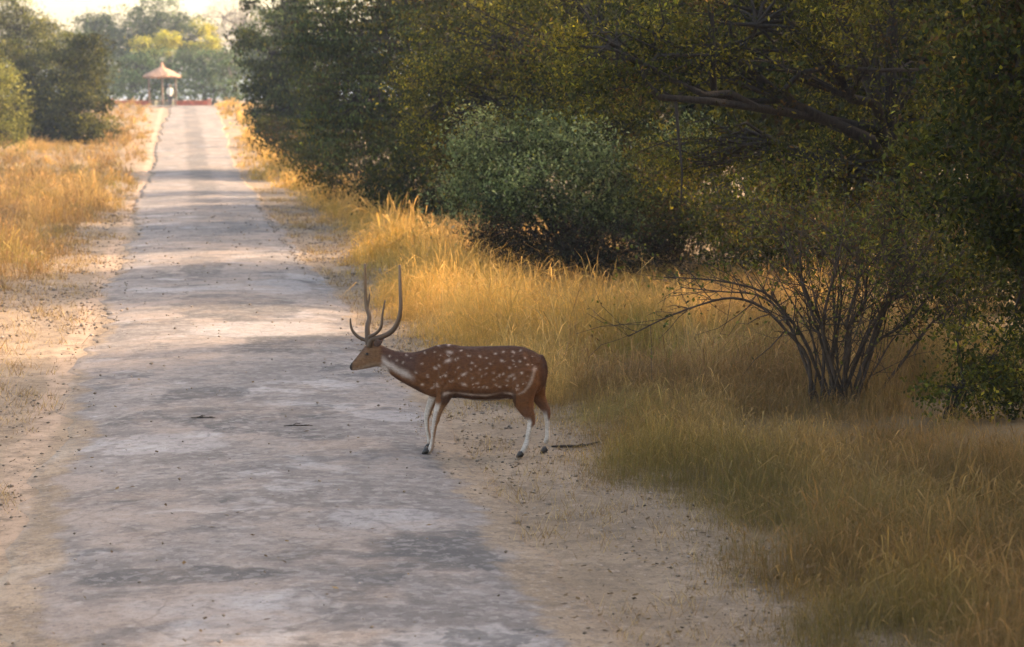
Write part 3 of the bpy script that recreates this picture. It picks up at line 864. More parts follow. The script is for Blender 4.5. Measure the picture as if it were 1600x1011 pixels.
def grass_field(name, label, specs, side):
    Vs, Qs, Ts, Cs = [], [], [], []
    off = 0
    for (n, x0, x1, y0, y1, h0, h1, w) in specs:
        x, y, k, nt = scatter(n, x0, x1, y0, y1, None, 0)
        d = (x - right_edge(y)) if side > 0 else (left_edge(y) - x)
        keep = (d > rng.uniform(-.3, .3, n)) & (rng.random(n) < np.clip((vnoise(x, y, .55, 55) * .6 + vnoise(x, y, 1.6, 56) * .4 - .22) * 4.5, .12, 1))
        x, y, d, k = x[keep], y[keep], d[keep], k[keep]
        m = len(x)
        tv = rng.uniform(.5, 1.3, nt)[k]
        patch = vnoise(x, y, .75, 51) * .6 + vnoise(x, y, 2.2, 52) * .4
        h = rng.uniform(h0, h1, m) * tv * np.clip(.3 + d * .9, .22, 1.0) * (.35 + 1.15 * patch)
        if side > 0:
            h = h * (1 - .55 * np.exp(-(((x - 5.9) / 1.7) ** 2 + ((y - 17.0) / 2.0) ** 2))) * (1 - .5 * np.clip((x - 4.2) / 1.2, 0, 1) * np.clip((y - 24) / 4, 0, 1))
        lean = np.abs(rng.normal(size=m)) * .5 + .08 + (rng.random(m) < .1) * .5
        la = (rng.uniform(0, 2 * np.pi, nt)[k] + rng.normal(size=m) * 1.6)
        p1 = vnoise(x, y, 1.6, 61)[:, None]
        p2 = vnoise(x, y, .6, 62)[:, None] * .6 + vnoise(x, y, 2.6, 65)[:, None] * .4
        c = GOLD * p1 + STRAW * (1 - p1)
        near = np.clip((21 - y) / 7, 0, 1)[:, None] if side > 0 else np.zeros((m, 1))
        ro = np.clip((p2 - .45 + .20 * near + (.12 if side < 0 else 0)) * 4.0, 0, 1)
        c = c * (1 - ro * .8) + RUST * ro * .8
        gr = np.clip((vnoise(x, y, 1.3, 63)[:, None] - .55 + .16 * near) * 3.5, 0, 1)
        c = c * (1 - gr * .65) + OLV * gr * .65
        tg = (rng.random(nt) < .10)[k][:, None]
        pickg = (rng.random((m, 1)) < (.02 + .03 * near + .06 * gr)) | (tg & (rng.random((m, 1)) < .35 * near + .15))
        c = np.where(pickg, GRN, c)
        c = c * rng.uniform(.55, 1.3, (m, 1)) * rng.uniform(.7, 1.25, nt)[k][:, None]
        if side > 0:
            sun_gold = (np.clip((y - 21.5) / 2, 0, 1) * np.clip((5.6 - x) / 1.2, 0, 1))[:, None] * (.35 + .65 * p1)  # sunlit glow painted into the grass colour behind the deer
            c = c * (1 - .55 * sun_gold) + GOLD * 1.08 * .55 * sun_gold * rng.uniform(.7, 1.25, (m, 1))
        c = c * (1 - .6 * near) + np.array([.19, .125, .05]) * .6 * near if side > 0 else c * .68 + RUST * .32    # near grass: shade mixed into the tint as brown; open side: pulled to rust
        ww = w * rng.uniform(.5, 1.4, m)
        head = (rng.random(m) < .3) & ~pickg[:, 0]
        h = h * np.where(head, 1.12, 1.0)
        for hd in (False, True):
            sel = head == hd
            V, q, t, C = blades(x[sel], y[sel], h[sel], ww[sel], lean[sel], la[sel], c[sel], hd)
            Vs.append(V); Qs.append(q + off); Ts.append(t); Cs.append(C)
            off += len(V)
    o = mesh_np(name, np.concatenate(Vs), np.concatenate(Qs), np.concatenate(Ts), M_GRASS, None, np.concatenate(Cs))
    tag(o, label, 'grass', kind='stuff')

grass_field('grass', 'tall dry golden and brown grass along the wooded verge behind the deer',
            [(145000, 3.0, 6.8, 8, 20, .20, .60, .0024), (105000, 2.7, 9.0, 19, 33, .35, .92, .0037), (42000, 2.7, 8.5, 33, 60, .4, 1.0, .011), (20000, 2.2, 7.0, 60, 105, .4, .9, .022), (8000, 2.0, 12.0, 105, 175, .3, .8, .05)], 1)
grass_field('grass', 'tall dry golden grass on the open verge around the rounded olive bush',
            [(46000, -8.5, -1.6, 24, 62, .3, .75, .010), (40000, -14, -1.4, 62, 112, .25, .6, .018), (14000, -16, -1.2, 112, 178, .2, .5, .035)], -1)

def stubble():
    n = 52000
    nt = n // 12
    ty = 7 + 60 * rng.random(nt) ** 1.5
    tx = np.where(rng.random(nt) < .5, rng.uniform(-4.2, -1.25, nt), rng.uniform(2.3, 4.3, nt))
    dens = vnoise(tx, ty, .8, 91) * .6 + vnoise(tx, ty, 2.5, 92) * .4
    dd = np.minimum(np.abs(tx + 1.2), np.abs(tx - 2.3))
    ok = np.nonzero(dens + .18 * dd > .55)[0]
    k = rng.choice(ok, n)
    x, y = tx[k] + rng.normal(size=n) * .07, ty[k] + rng.normal(size=n) * .09
    h = rng.uniform(.03, .13, n) * rng.uniform(.5, 1.6, nt)[k]
    c = np.where(rng.random((n, 1)) < .5, STRAW * .8, RUST) * rng.uniform(.6, 1.25, (n, 1))
    a, la = rng.uniform(0, 6.28, n), rng.uniform(0, 6.28, n)
    w, le = np.clip(y / 18, .7, 2.5) * .0026, (np.abs(rng.normal(size=n)) * .6 + .3) * h
    B = np.stack([x, y, gz(x, y) - .01], -1)
    S = np.stack([np.cos(a) * w, np.sin(a) * w, np.zeros(n)], -1)
    V = np.stack([B - S, B + S, B + np.stack([np.cos(la) * le, np.sin(la) * le, h], -1)], 1).reshape(-1, 3)
    q, t, C = np.arange(3 * n, dtype=np.int32), np.full(n, 3), np.repeat(c, 3, 0)
    tag(mesh_np('stubble', V, q, t, M_GRASS, None, C), 'short dry stubble sprouting from the dirt verges', 'stubble', kind='stuff')
stubble()

# ------------------------------------------------------------------ gravel and litter
def gravel():
    n = 34000
    y = 7.5 + 50 * rng.random(n) ** 1.5
    side = rng.random(n) * .86
    x = np.where(side < .42, rng.uniform(ROAD_R - .35, 3.9, n), np.where(side < .8, rng.uniform(-3.2, ROAD_L + .3, n), rng.uniform(ROAD_L, ROAD_R, n)))
    s = .004 + .014 * rng.random(n) ** 4 + .014 * (rng.random(n) < .012)
    s = s * np.clip(y / 18, .8, 1.8)
    clus = vnoise(x, y, .6, 95) * .5 + vnoise(x, y, 2.0, 96) * .5
    kp = rng.random(n) < np.clip((clus - .3) * 3, .1, 1)
    x, y, s = x[kp], y[kp], s[kp]
    n = len(x)
    on = (x > ROAD_L + .25) & (x < ROAD_R - .2)
    z = np.where(on, prof(y) + .045, gz(x, y))
    c0 = np.stack([x, y, z + s * .3], -1)
    O = np.array([[1, 0, 0], [0, 1, 0], [-1, 0, 0], [0, -1, 0], [0, 0, 1], [0, 0, -1.0]])
    V = O[None] * (s[:, None, None] * rng.uniform(.5, 1.3, (n, 6, 1))) * np.array([1.2, 1.2, .75])
    a = rng.uniform(0, 6.28, n)
    ca, sa = np.cos(a)[:, None], np.sin(a)[:, None]
    V = np.stack([V[..., 0] * ca - V[..., 1] * sa, V[..., 0] * sa + V[..., 1] * ca, V[..., 2]], -1) + c0[:, None]
    F = np.array([[0, 1, 4], [1, 2, 4], [2, 3, 4], [3, 0, 4], [1, 0, 5], [2, 1, 5], [3, 2, 5], [0, 3, 5]])
    q = (np.arange(n)[:, None, None] * 6 + F[None]).ravel()
    col = pick([(.17, .135, .11, 3), (.26, .20, .15, 4), (.09, .075, .06, .4), (.40, .33, .28, 1.2)], n) * rng.uniform(.8, 1.2, (n, 1))
    o = mesh_np('gravel', V.reshape(-1, 3), q, np.full(n * 8, 3), M_STONE, None, np.repeat(col, 6, 0))
    tag(o, 'loose gravel strewn over the road and its dirt verges', 'gravel', kind='stuff')
    n = 3600
    y = 7.5 + 45 * rng.random(n) ** 1.6
    x = np.where(rng.random(n) < .6, rng.uniform(2.2, 5.0, n), rng.uniform(-3.5, 2.2, n))
    keep = (x > 2.2) | (x < -1.2) | (rng.random(n) < .16)
    x, y = x[keep], y[keep]
    on = (x > ROAD_L + .25) & (x < ROAD_R - .2)
    z = np.where(on, prof(y) + .05, gz(x, y) + .015)
    V = leaf_quads(np.stack([x, y, z], -1), .06, .028, 0)
    zc = np.repeat(z, 4)
    V[:, 2] = zc + (V[:, 2] - zc) * .3
    C = np.repeat(pick([(.12, .075, .04, 3), (.22, .14, .07, 2), (.06, .045, .03, .6), (.3, .2, .1, 1.5)], len(x)), 4, 0)
    o = mesh_np('leaf_litter', V, np.arange(len(V), dtype=np.int32), np.full(len(x), 4), M_LEAF, None, C)
    tag(o, 'dead leaves scattered over the dirt verges', 'litter', kind='stuff')
gravel()

# ------------------------------------------------------------------ deer
def remesh(mb, voxel, smooth_it=2, smooth_f=.5):
    me = bpy.data.meshes.new('tmp')
    me.from_pydata([tuple(v) for v in mb.v], [], mb.f)
    o = bpy.data.objects.new('tmp', me)
    COL.objects.link(o)
    md = o.modifiers.new('r', 'REMESH')
    md.mode = 'VOXEL'
    md.voxel_size = voxel
    s = o.modifiers.new('s', 'SMOOTH')
    s.factor = smooth_f
    s.iterations = smooth_it
    dg = bpy.context.evaluated_depsgraph_get()
    dg.update()
    ev = o.evaluated_get(dg)
    out = bpy.data.meshes.new_from_object(ev)
    bpy.data.objects.remove(o)
    bpy.data.meshes.remove(me)
    return out

def build_deer():
    d = ray(760, 703)
    t = -(HC + .0 - .035) / d.z
    G = Vector((d.x * t, d.y * t, .03))
    Sx = FPX / t                                  # pixels per metre here (ray has unit depth)
    Sx = Sx
    root = empty('spotted_deer', (G.x, G.y, .006), -YAW)
    tag(root, 'spotted brown stag with tall antlers stepping onto the road', 'deer')
    def q(px, py, w=0.0):
        """pixel and offset towards the camera -> local coordinates (x right, y away, z up)"""
        return Vector(((px - 760) / Sx, -w, (705 - py) / Sx * 1.012 - w * .17 + .012))
    mb = MB()
    sec = [(852, 570, 590, .03), (849, 562, 600, .065), (842, 553, 611, .10), (832, 547, 617, .125), (818, 541.5, 621, .145), (800, 539.5, 622, .155), (780, 540, 623.5, .165), (760, 540.5, 624.5, .175),
           (740, 541, 624, .178), (722, 540.5, 621.5, .17), (706, 537.5, 620.5, .15), (694, 537, 621, .132), (682, 539, 620, .115), (670, 543.5, 617, .10), (658, 547.5, 612, .095), (646, 550, 605.5, .086),
           (634, 550, 599, .078), (622, 548.5, 592.5, .070), (612, 545.5, 585, .062), (603, 541.5, 576, .055), (596, 538, 573, .054), (589, 534.5, 572, .056), (582, 533.5, 573.5, .057), (576, 536, 575, .053),
           (570, 542.5, 576, .046), (564, 550, 576.8, .038), (558, 557.5, 577.8, .032), (553, 563.5, 578.2, .029), (549.5, 567.5, 577.5, .025), (547.5, 570.5, 575.5, .014)]
    rings = []
    N = 22
    for (px, t0, b0, hw) in sec:
        zc, hz = (t0 + b0) / 2, (b0 - t0) / 2
        rr = []
        for k in range(N):
            a = 2 * math.pi * k / N
            c_, s_ = math.cos(a), math.sin(a)
            e = .86
            wx = hw * math.copysign(abs(c_) ** e, c_)
            wz = hz * math.copysign(abs(s_) ** e, s_)
            # chest and rump are a little narrower at the spine
            wx *= 1 - .25 * max(0, s_) ** 2
            p = q(px, zc - wz)
            p.y = -wx
            rr.append(p)
        rings.append(rr)
    mb.rings(rings)
    def leg(pts):
        mb.tube([q(a, b, w) for a, b, w, r in pts], [(r * 1.15, r * 1.22) for *_, r in pts], 12)
    # tube's first radius lies across, second fore-and-aft
    leg([(704, 575, .075, .07), (700, 598, .09, .065), (694, 614, .095, .052), (688, 628, .093, .036), (684, 640, .09, .028), (682, 650, .09, .026), (679.5, 658, .088, .020), (678, 672, .086, .0165), (676, 686, .086, .0165), (674, 694, .086, .020), (671, 699, .086, .018), (669, 701.5, .086, .016)])
    leg([(698, 580, -.07, .065), (690, 602, -.085, .058), (682, 618, -.09, .045), (675, 630, -.09, .033), (670, 643, -.09, .027), (667.5, 652, -.09, .025), (666, 660, -.09, .019), (667, 674, -.09, .016), (669.5, 687, -.09, .016), (671, 693, -.09, .019), (670, 696, -.09, .017), (669, 698, -.09, .016)])
    leg([(820, 572, .075, .10), (818, 592, .09, .105), (817, 610, .095, .085), (819, 624, .095, .068), (824, 637, .095, .048), (829, 646, .093, .033), (830.5, 653, .092, .028), (828, 660, .092, .022), (825.5, 670, .092, .0185), (824, 680, .092, .018), (821.5, 689, .092, .021), (817.5, 696.5, .092, .018), (815, 701, .092, .017)])
    leg([(832, 575, -.07, .10), (833, 595, -.085, .095), (837, 612, -.09, .075), (842, 625, -.09, .050), (849, 637, -.09, .036), (854, 645, -.09, .030), (855, 652, -.09, .026), (855, 660, -.09, .020), (855.5, 672, -.09, .0175), (856, 683, -.09, .0175), (855.5, 689, -.09, .020), (853, 694, -.09, .017), (851.5, 697, -.09, .016)])
    # tail lying against the rump
    mb.tube([q(843, 555, 0), q(848, 566, 0), q(850.5, 580, 0), q(849, 594, 0), q(846, 603, 0)], [.03, .034, .032, .026, .012], 10)
    # shoulder blade, haunch and knee bones stand out under the coat
    for s_ in (1, -1):
        mb.tube([q(690, 552, 0) + Vector((0, -s_ * .075, 0)), q(698, 580, 0) + Vector((0, -s_ * .115, 0)), q(690, 606, 0) + Vector((0, -s_ * .10, 0))], [.045, .065, .05], 12)
        mb.tube([q(812, 552, 0) + Vector((0, -s_ * .07, 0)), q(822, 580, 0) + Vector((0, -s_ * .10, 0)), q(822, 606, 0) + Vector((0, -s_ * .095, 0))], [.05, .085, .07], 12)
        mb.tube([q(612, 556, 0) + Vector((0, -s_ * .02, 0)), q(640, 570, 0) + Vector((0, -s_ * .045, 0)), q(668, 588, 0) + Vector((0, -s_ * .065, 0))], [.03, .04, .045], 12)
    # brow, lips
    mb.tube([q(584, 549, .03), q(576, 551, .04), q(570, 556, .034)], [.02, .022, .014], 8)
    mb.tube([q(584, 549, -.03), q(576, 551, -.04), q(570, 556, -.034)], [.02, .022, .014], 8)
    me = remesh(mb, .0105, 2, .5)
    n = len(me.vertices)
    co = np.empty(n * 3, np.float32)
    me.vertices.foreach_get('co', co)
    co = co.reshape(-1, 3).astype(float)
    X = co[:, 0] * Sx + 760
    W = -co[:, 1]
    Yp = 705 - (co[:, 2] - .012 + W * .17 * 0) / 1.012 * Sx
    legmask = (Yp > 622)
    # pixel height on the body uses the drawn side view; legs were dropped by their own distance
    Yl = 705 - (co[:, 2] - .012 + W * .17) / 1.012 * Sx
    def ss(a, b, v):
        t = np.clip((v - a) / (b - a), 0, 1)
        return t * t * (3 - 2 * t)
    def blend(c, col, f):
        return c * (1 - f[:, None]) + np.array(col) * f[:, None]
    wob = vnoise(X, Yp + 40 * np.sign(W), 5.0, 71)
    brown = np.array([.132, .047, .0168])
    c = np.tile(brown, (n, 1))
    c = blend(c, (.175, .066, .023), ss(560, 600, Yp) * .6)
    top = np.interp(X, [s_[0] for s_ in sec][::-1], [s_[1] for s_ in sec][::-1])
    bot = np.interp(X, [s_[0] for s_ in sec][::-1], [s_[2] for s_ in sec][::-1])
    rel = (Yp - top) / (bot - top)
    c = blend(c, (.075, .030, .015), ss(.42, .0, rel) * (X > 600) * .6)
    c = blend(c, (.06, .026, .015), ss(.10, .0, rel) * (X > 600) * .7)                  # dark spine
    c = blend(c, (.085, .042, .032), ss(592, 604, X) * ss(668, 640, X) * ss(.62, .40, rel) * .85)   # grey-dark neck
    c = blend(c, (.055, .022, .016), ss(838, 852, X) * ss(618, 600, Yp) * .85)          # rump shadow painted into the coat along the rim
    c = blend(c, (.060, .026, .014), ss(.70, .90, rel) * (X > 690) * (X < 806) * .85)      # dark coat band over the belly, deepened with painted shade
    c = blend(c, (.60, .50, .42), ss(.95, .99, rel) * (X > 714) * (X < 794) * ~legmask)   # pale belly
    # throat: pale band, dark lower edge
    tb = np.interp(X, [598, 606, 620, 636, 648], [560, 566, 574, 582, 588])
    c = blend(c, (.55, .47, .42), np.exp(-((Yp - tb) / (4.5 + 2 * wob)) ** 2) * ss(594, 602, X) * ss(654, 634, X) * .85)
    c = blend(c, (.62, .56, .52), ss(.70, .95, rel) * ss(586, 596, X) * ss(612, 604, X) * .8)
    c = blend(c, (.065, .03, .018), ss(.80, .93, rel) * ss(610, 620, X) * ss(672, 655, X) * .8)
    # face
    f = ss(600, 592, X)
    c = blend(c, (.19, .098, .05), f)
    c = blend(c, (.12, .06, .035), f * ss(.30, .08, rel) * .8)
    c = blend(c, (.30, .21, .145), f * ss(.72, .9, rel) * .7)
    c = blend(c, (.012, .011, .011), ss(553.5, 550.5, X))
    c = blend(c, (.05, .03, .022), np.exp(-(((X - 576) / 4.2) ** 2 + ((Yp - 552) / 2.6) ** 2)) * .9)
    # flank line
    fl = np.interp(X, [696, 719, 735, 760, 785, 800], [609, 609.5, 612, 613.5, 609, 611])
    c = blend(c, (.62, .48, .40), np.exp(-((Yp - fl) / 1.5) ** 2) * ss(692, 698, X) * ss(806, 796, X) * (.08 + .6 * vnoise(X, X * 0, 7.0, 74)))
    # pale crescent on the thigh
    cr = np.interp(Yp, [568, 575, 588, 598, 606, 611], [835, 834, 830, 825, 818, 808])
    c = blend(c, (.48, .36, .29), np.exp(-((X - cr) / 2.8) ** 2) * ss(566, 572, Yp) * ss(613, 607, Yp) * .65)
    # spots
    S3 = [(230, 95, 1.5), (315, 90, 1.5), (125, 150, 1.3), (320, 140, 2.4), (310, 200, 2.8), (215, 262, 1.6), (240, 240, 1.6), (290, 310, 2), (345, 357, 1.4), (435, 300, 2.4), (435, 382, 2.4), (105, 395, 1.6), (225, 395, 1.7), (540, 370, 2), (585, 400, 1.7),
          (470, 165, 1.4), (560, 170, 1.6), (610, 178, 1.3), (680, 150, 1.5), (740, 140, 1.5), (820, 140, 1.7), (875, 130, 1.4), (640, 220, 1.4), (500, 215, 1.6), (490, 260, 1.3), (560, 265, 1.4), (610, 255, 1.4), (605, 300, 1.3), (665, 345, 1.4),
          (680, 385, 1.5), (712, 400, 1.5), (710, 310, 1.4), (790, 250, 1.5), (800, 315, 2.4), (850, 390, 1.5), (770, 390, 1.4), (730, 200, 1.6), (870, 205, 1.4), (930, 230, 1.3), (910, 180, 1.3), (290, 455, 2.2), (740, 300, 1.3), (830, 330, 1.4), (885, 290, 1.3), (660, 290, 1.2),
          (390, 250, 1.4), (385, 180, 1.3), (500, 330, 1.5), (180, 420, 1.4), (150, 330, 1.3), (770, 350, 1.4), (410, 130, 1.2), (930, 310, 1.2), (820, 200, 1.3)]
    S2 = [(370, 710, 1.2), (420, 740, 1.2), (465, 755, 1.3), (525, 725, 1.2), (490, 705, 1.1), (555, 820, 1.6), (600, 910, 1.5), (710, 900, 1.5), (690, 785, 1.6), (600, 760, 1.3), (640, 840, 1.2)]
    spots = [(640 + x / 5.054, 520 + y / 5.054, r) for x, y, r in S3] + [(530 + x / 4.595, 400 + y / 4.595, r) for x, y, r in S2]
    for _ in range(52):
        spots.append((random.uniform(676, 838), random.uniform(546, 603), random.uniform(.7, 1.1)))
    sf = np.zeros(n)
    wob2, wob3 = vnoise(X, Yp, 2.2, 72), vnoise(X, Yp, 2.2, 73)
    for sx, sy, r in [(a_, b_, r_ * .88) for a_, b_, r_ in spots]:
        for side in (1, -1):
            ox, oy = (0, 0) if side > 0 else (rng.uniform(-4, 4), rng.uniform(-3, 3))
            el = 1.5 + .5 * (r > 1.9)
            dx_, dy_ = X - sx - ox + 1.6 * (wob2 - .5), Yp - sy - oy + 1.6 * (wob3 - .5)
            th_ = .5 * math.sin(sx * 1.7 + sy)
            dx_, dy_ = dx_ * math.cos(th_) + dy_ * math.sin(th_), dy_ * math.cos(th_) - dx_ * math.sin(th_)
            e = (dx_ / (r * el)) ** 2 + (dy_ / (r * .85)) ** 2
            sf = np.maximum(sf, (W * side > -.02) * np.exp(-e * .9))
    c = blend(c, (.60, .46, .38), np.clip(sf, 0, 1) * .8)
    # legs
    lf = ss(618, 628, Yl) * (X < 712)
    lh = ss(622, 632, Yl) * (X > 790)
    c = blend(c, (.28, .145, .075), lf * .8)
    c = blend(c, (.15, .065, .035), lh * .8)
    axis_f = np.where(W > 0, np.interp(Yl, [620, 640, 650, 672, 694, 704], [691, 684, 682, 678, 674, 667]), np.interp(Yl, [620, 643, 660, 674, 693, 700], [681, 670, 666, 667, 671, 667]))
    c = blend(c, (.54, .48, .43), lf * np.where(W > .0, ss(1.0, -1.8, X - axis_f) * .9 + ss(660, 694, Yl) * .35, ss(4, -1, X - axis_f) * .95).clip(0, 1))
    ax_h = np.where(W > 0, np.interp(Yl, [637, 646, 653, 670, 689, 703], [824, 829, 830, 825, 821, 813]), np.interp(Yl, [637, 645, 652, 672, 689, 699], [849, 854, 855, 855, 855, 850]))
    c = blend(c, (.56, .51, .47), lh * (ss(640, 654, Yl) * ss(2.2, -1.0, X - ax_h) + ss(655, 664, Yl)).clip(0, 1) * .95)
    c = c * (.86 + .28 * vnoise(co[:, 0] * 100, co[:, 2] * 100, 1.6, 77))[:, None]
    a = me.color_attributes.new('tint', 'FLOAT_COLOR', 'POINT')
    cc = np.ones((n, 4), np.float32)
    cc[:, :3] = np.clip(c, 0, 1)
    a.data.foreach_set('color', cc.ravel())
    me.polygons.foreach_set('use_smooth', np.ones(len(me.polygons), bool))
    me.materials.clear()
    me.materials.append(M_COAT)
    me.name = 'body'
    body = bpy.data.objects.new('body', me)
    COL.objects.link(body)
    body.parent = root
    # short hair lying back over the coat
    me.calc_loop_triangles()
    fn, fc = np.empty(len(me.polygons) * 3, np.float32), np.empty(len(me.polygons) * 3, np.float32)
    me.polygons.foreach_get('normal', fn)
    me.polygons.foreach_get('center', fc)
    fn, fc = fn.reshape(-1, 3).astype(float), fc.reshape(-1, 3).astype(float)
    fv = np.empty(len(me.loops), np.int32)
    me.loops.foreach_get('vertex_index', fv)
    st = np.empty(len(me.polygons), np.int32)
    me.polygons.foreach_get('loop_start', st)
    nh = 36000
    pi_ = rng.integers(0, len(fn), nh)
    hp, hn = fc[pi_] + rng.normal(size=(nh, 3)) * .003, fn[pi_]
    Xh = hp[:, 0] * Sx + 760
    flow = np.stack([np.ones(nh), np.zeros(nh), np.where(hp[:, 2] < .48, -2.5, -.45)], -1) + rng.normal(size=(nh, 3)) * .25
    flow -= hn * (flow * hn).sum(1, keepdims=True)
    flow /= np.linalg.norm(flow, axis=1, keepdims=True) + 1e-9
    sd = np.cross(flow, hn)
    ln = (rng.uniform(.010, .022, nh) * np.where(Xh < 600, .5, 1.0) * np.where(hp[:, 2] < .3, .5, 1))[:, None]
    HV = np.stack([hp - sd * .0012 - hn * .001, hp + sd * .0012 - hn * .001, hp + flow * ln + hn * ln * .22], 1).reshape(-1, 3)
    HC_ = np.clip(c, 0, 1)[fv[st[pi_]]] * rng.uniform(.7, 1.35, (nh, 1))
    hair = mesh_np('fur', HV, np.arange(nh * 3, dtype=np.int32), np.full(nh, 3), M_COAT, root, np.repeat(HC_, 3, 0))
    # hooves
    M_HOOF = m_plain('hoof_horn', (.025, .02, .018), .5, .2)
    for (px, py, w) in ((664.5, 705.5, .086), (666, 701, -.09), (811.5, 705, .092), (849, 700, -.09)):
        for sx in (-.011, .011):
            h = MB()
            p = q(px, py, w)
            wp_ = Matrix.Rotation(-YAW, 3, 'Z') @ p + root.location
            z0 = (.014 if wp_.x < 2.3 else float(gz(wp_.x, wp_.y)) + .004) - root.location.z
            h.tube([Vector((p.x + .030, p.y + sx, z0 + .042)), Vector((p.x + .012, p.y + sx * 1.2, z0 + .03)), Vector((p.x - .018, p.y + sx * 1.1, z0 + .008)), Vector((p.x - .024, p.y + sx, z0 + .002))], [(.014, .020), (.017, .028), (.015, .013), (.008, .004)], 8)
            h.build('hoof', M_HOOF, root)
    # eyes
    M_EYE = m_plain('eye_dark', (.008, .006, .005), .08, .1)
    for s in (1, -1):
        e = MB()
        p = q(575.5, 552, 0)
        p.y = -s * .052
        p.z += .004
        rg = []
        for i in range(7):
            th = math.pi * (i + .001) / 6.002
            rg.append([p + Vector((.013 * math.sin(th) * math.cos(2 * math.pi * k / 10), .010 * math.cos(th), .011 * math.sin(th) * math.sin(2 * math.pi * k / 10))) for k in range(10)])
        e.rings(rg).build('eye', M_EYE, root)
    # ears: leaf-shaped cups pointing back and out
    M_EAR = m_plain('ear_fur', (.075, .04, .03), .9, .3, 60)
    for s in (1, -1):
        e = MB()
        b0 = q(587, 538, 0); b0.y = -s * .04
        tip = q(600, 531, 0); tip.y = -s * .125
        ax = tip - b0
        rg = []
        for i in range(8):
            t = i / 7
            wdt = (.013, .026, .033, .034, .030, .022, .013, .003)[i]
            pc = b0 + ax * t + Vector((0, 0, .012 * math.sin(t * 3.1)))
            up = Vector((-.35, -s * .2, 1)).normalized()
            sd = ax.cross(up).normalized()
            upp = sd.cross(ax).normalized()
            rg.append([pc + upp * (wdt * math.cos(2 * math.pi * k / 10)) + sd * (wdt * .28 * math.sin(2 * math.pi * k / 10)) for k in range(10)])
        e.rings(rg).build('ear', M_EAR, root)
    # antlers
    k = NT('antler_horn')
    tc = k.n('ShaderNodeTexCoord').outputs['Object']
    z = k.n('ShaderNodeSeparateXYZ', {0: tc}).outputs[2]
    nz = k.noise(k.n('ShaderNodeMapping', {'Vector': tc, 'Scale': (1, 1, .2)}), 80.0, 4.0)
    cc_ = k.mix(k.ramp(z, .95, 1.6), (.075, .042, .022), (.22, .135, .075))
    cc_ = k.mix(k.math('MULTIPLY', k.ramp(nz, .45, .65), .5), cc_, (.08, .045, .03))
    M_ANT = k.done(k.n('ShaderNodeBsdfPrincipled', {'Base Color': cc_, 'Roughness': .55, 'Normal': k.n('ShaderNodeBump', {'Height': nz, 'Strength': .5, 'Distance': .01})}))
    def cat(pts, sub=4):
        out = []
        n_ = len(pts)
        for j in range(n_ - 1):
            p0, p1, p2, p3 = pts[max(j - 1, 0)], pts[j], pts[j + 1], pts[min(j + 2, n_ - 1)]
            for s_ in range(sub):
                t = s_ / sub
                out.append(.5 * ((2 * p1) + (p2 - p0) * t + (2 * p0 - 5 * p1 + 4 * p2 - p3) * t * t + (3 * p1 - p0 - 3 * p2 + p3) * t ** 3))
        out.append(pts[-1])
        return out
    def antl(lines):
        a_ = MB()
        for pts, r0, r1 in lines:
            # antlers are drawn in the deer's own plane; undo the drop that q gives to things nearer the camera
            pp = cat([q(x, y, 0) + Vector((0, -w, -w * .16)) for x, y, w in pts])
            m = len(pp)
            a_.tube(pp, [r0 + (r1 - r0) * (i / (m - 1)) ** 2.2 for i in range(m)], 9)
        a_.build('antler', M_ANT, root)
    antl([([(579, 540, .035), (583, 528, .045), (595, 523.5, .075), (613, 513, .12), (623.5, 498, .15), (629, 476, .165), (628.5, 443, .15), (627.5, 410, .12)], .0245, .010),
          ([(583, 530, .045), (579, 524, .045), (590, 517, .07), (598.5, 505, .10), (600.5, 487, .11), (604.5, 465, .10)], .015, .006)])
    antl([([(576, 540, -.035), (575, 530, -.045), (574.5, 515, -.08), (577, 502, -.13), (572.5, 487, -.16), (570.5, 465, -.17), (571, 420, -.14)], .023, .010),
          ([(575.5, 533, -.04), (571, 533.5, -.05), (560, 529, -.06), (551.5, 520, -.07), (548.5, 510, -.075), (548.5, 501, -.075)], .016, .005),
          ([(573.5, 490, -.155), (576, 478, -.155), (577.5, 466, -.15)], .010, .004)])
    return root
DEER = build_deer()

# a dead stick on the verge behind the deer's hind feet
def stick():
    p0, p1 = Vector((0, 0, 0)), None
    pts = []
    for px, py in ((862, 698), (880, 696.5), (900, 695), (918, 693), (936, 689)):
        d = ray(px, py)
        t = -(HC) / d.z
        x, y = d.x * t, d.y * t
        pts.append(Vector((x, y, float(gz(x, y)) + .02)))
    o = pts[0].copy()
    mb = MB().tube([p - o for p in pts], [.008, .013, .014, .012, .007], 7)
    mb.tube([pts[2] - o, (pts[2] + pts[3]) / 2 - o + Vector((.0, -.06, .03))], [.007, .003], 5)
    tag(mb.build('fallen_stick', M_BARK, None, loc=o), 'thin dead stick lying on the dirt behind the deer hind feet', 'stick')
stick()

for lab, cx, cy, ln in (('longer dark twig with dead leaves lying on the road in front of the deer', 466, 672, .26), ('shorter forked twig with dead leaves near the middle of the road', 318, 659, .22)):
    d = ray(cx, cy)
    t = -HC / d.z
    o = Vector((d.x * t, d.y * t, .034))
    mb = MB().tube([(-ln / 2, .02, .004), (-ln * .2, 0, .012), (ln * .15, -.02, .010), (ln / 2, .01, .002)], [.004, .007, .006, .003], 6)
    mb.tube([(-ln * .2, 0, .012), (-ln * .05, .07, .018), (.02, .12, .004)], [.005, .004, .002], 5)
    rt = tag(empty('fallen_twig', o), lab, 'twig')
    mb.build('twig_wood', M_BARK, rt)
    for j in range(5):
        V = leaf_quads(np.array([[rng.uniform(-.5, .5) * ln, rng.normal() * .04, .012]]), .07, .035, 0)
        V[:, 2] = .01 + np.abs(V[:, 2] - .01) * .5
        mesh_np('dead_leaf', V, np.arange(4, dtype=np.int32), np.array([4]), M_LEAF, rt, np.tile([.05, .035, .022], (4, 1)))

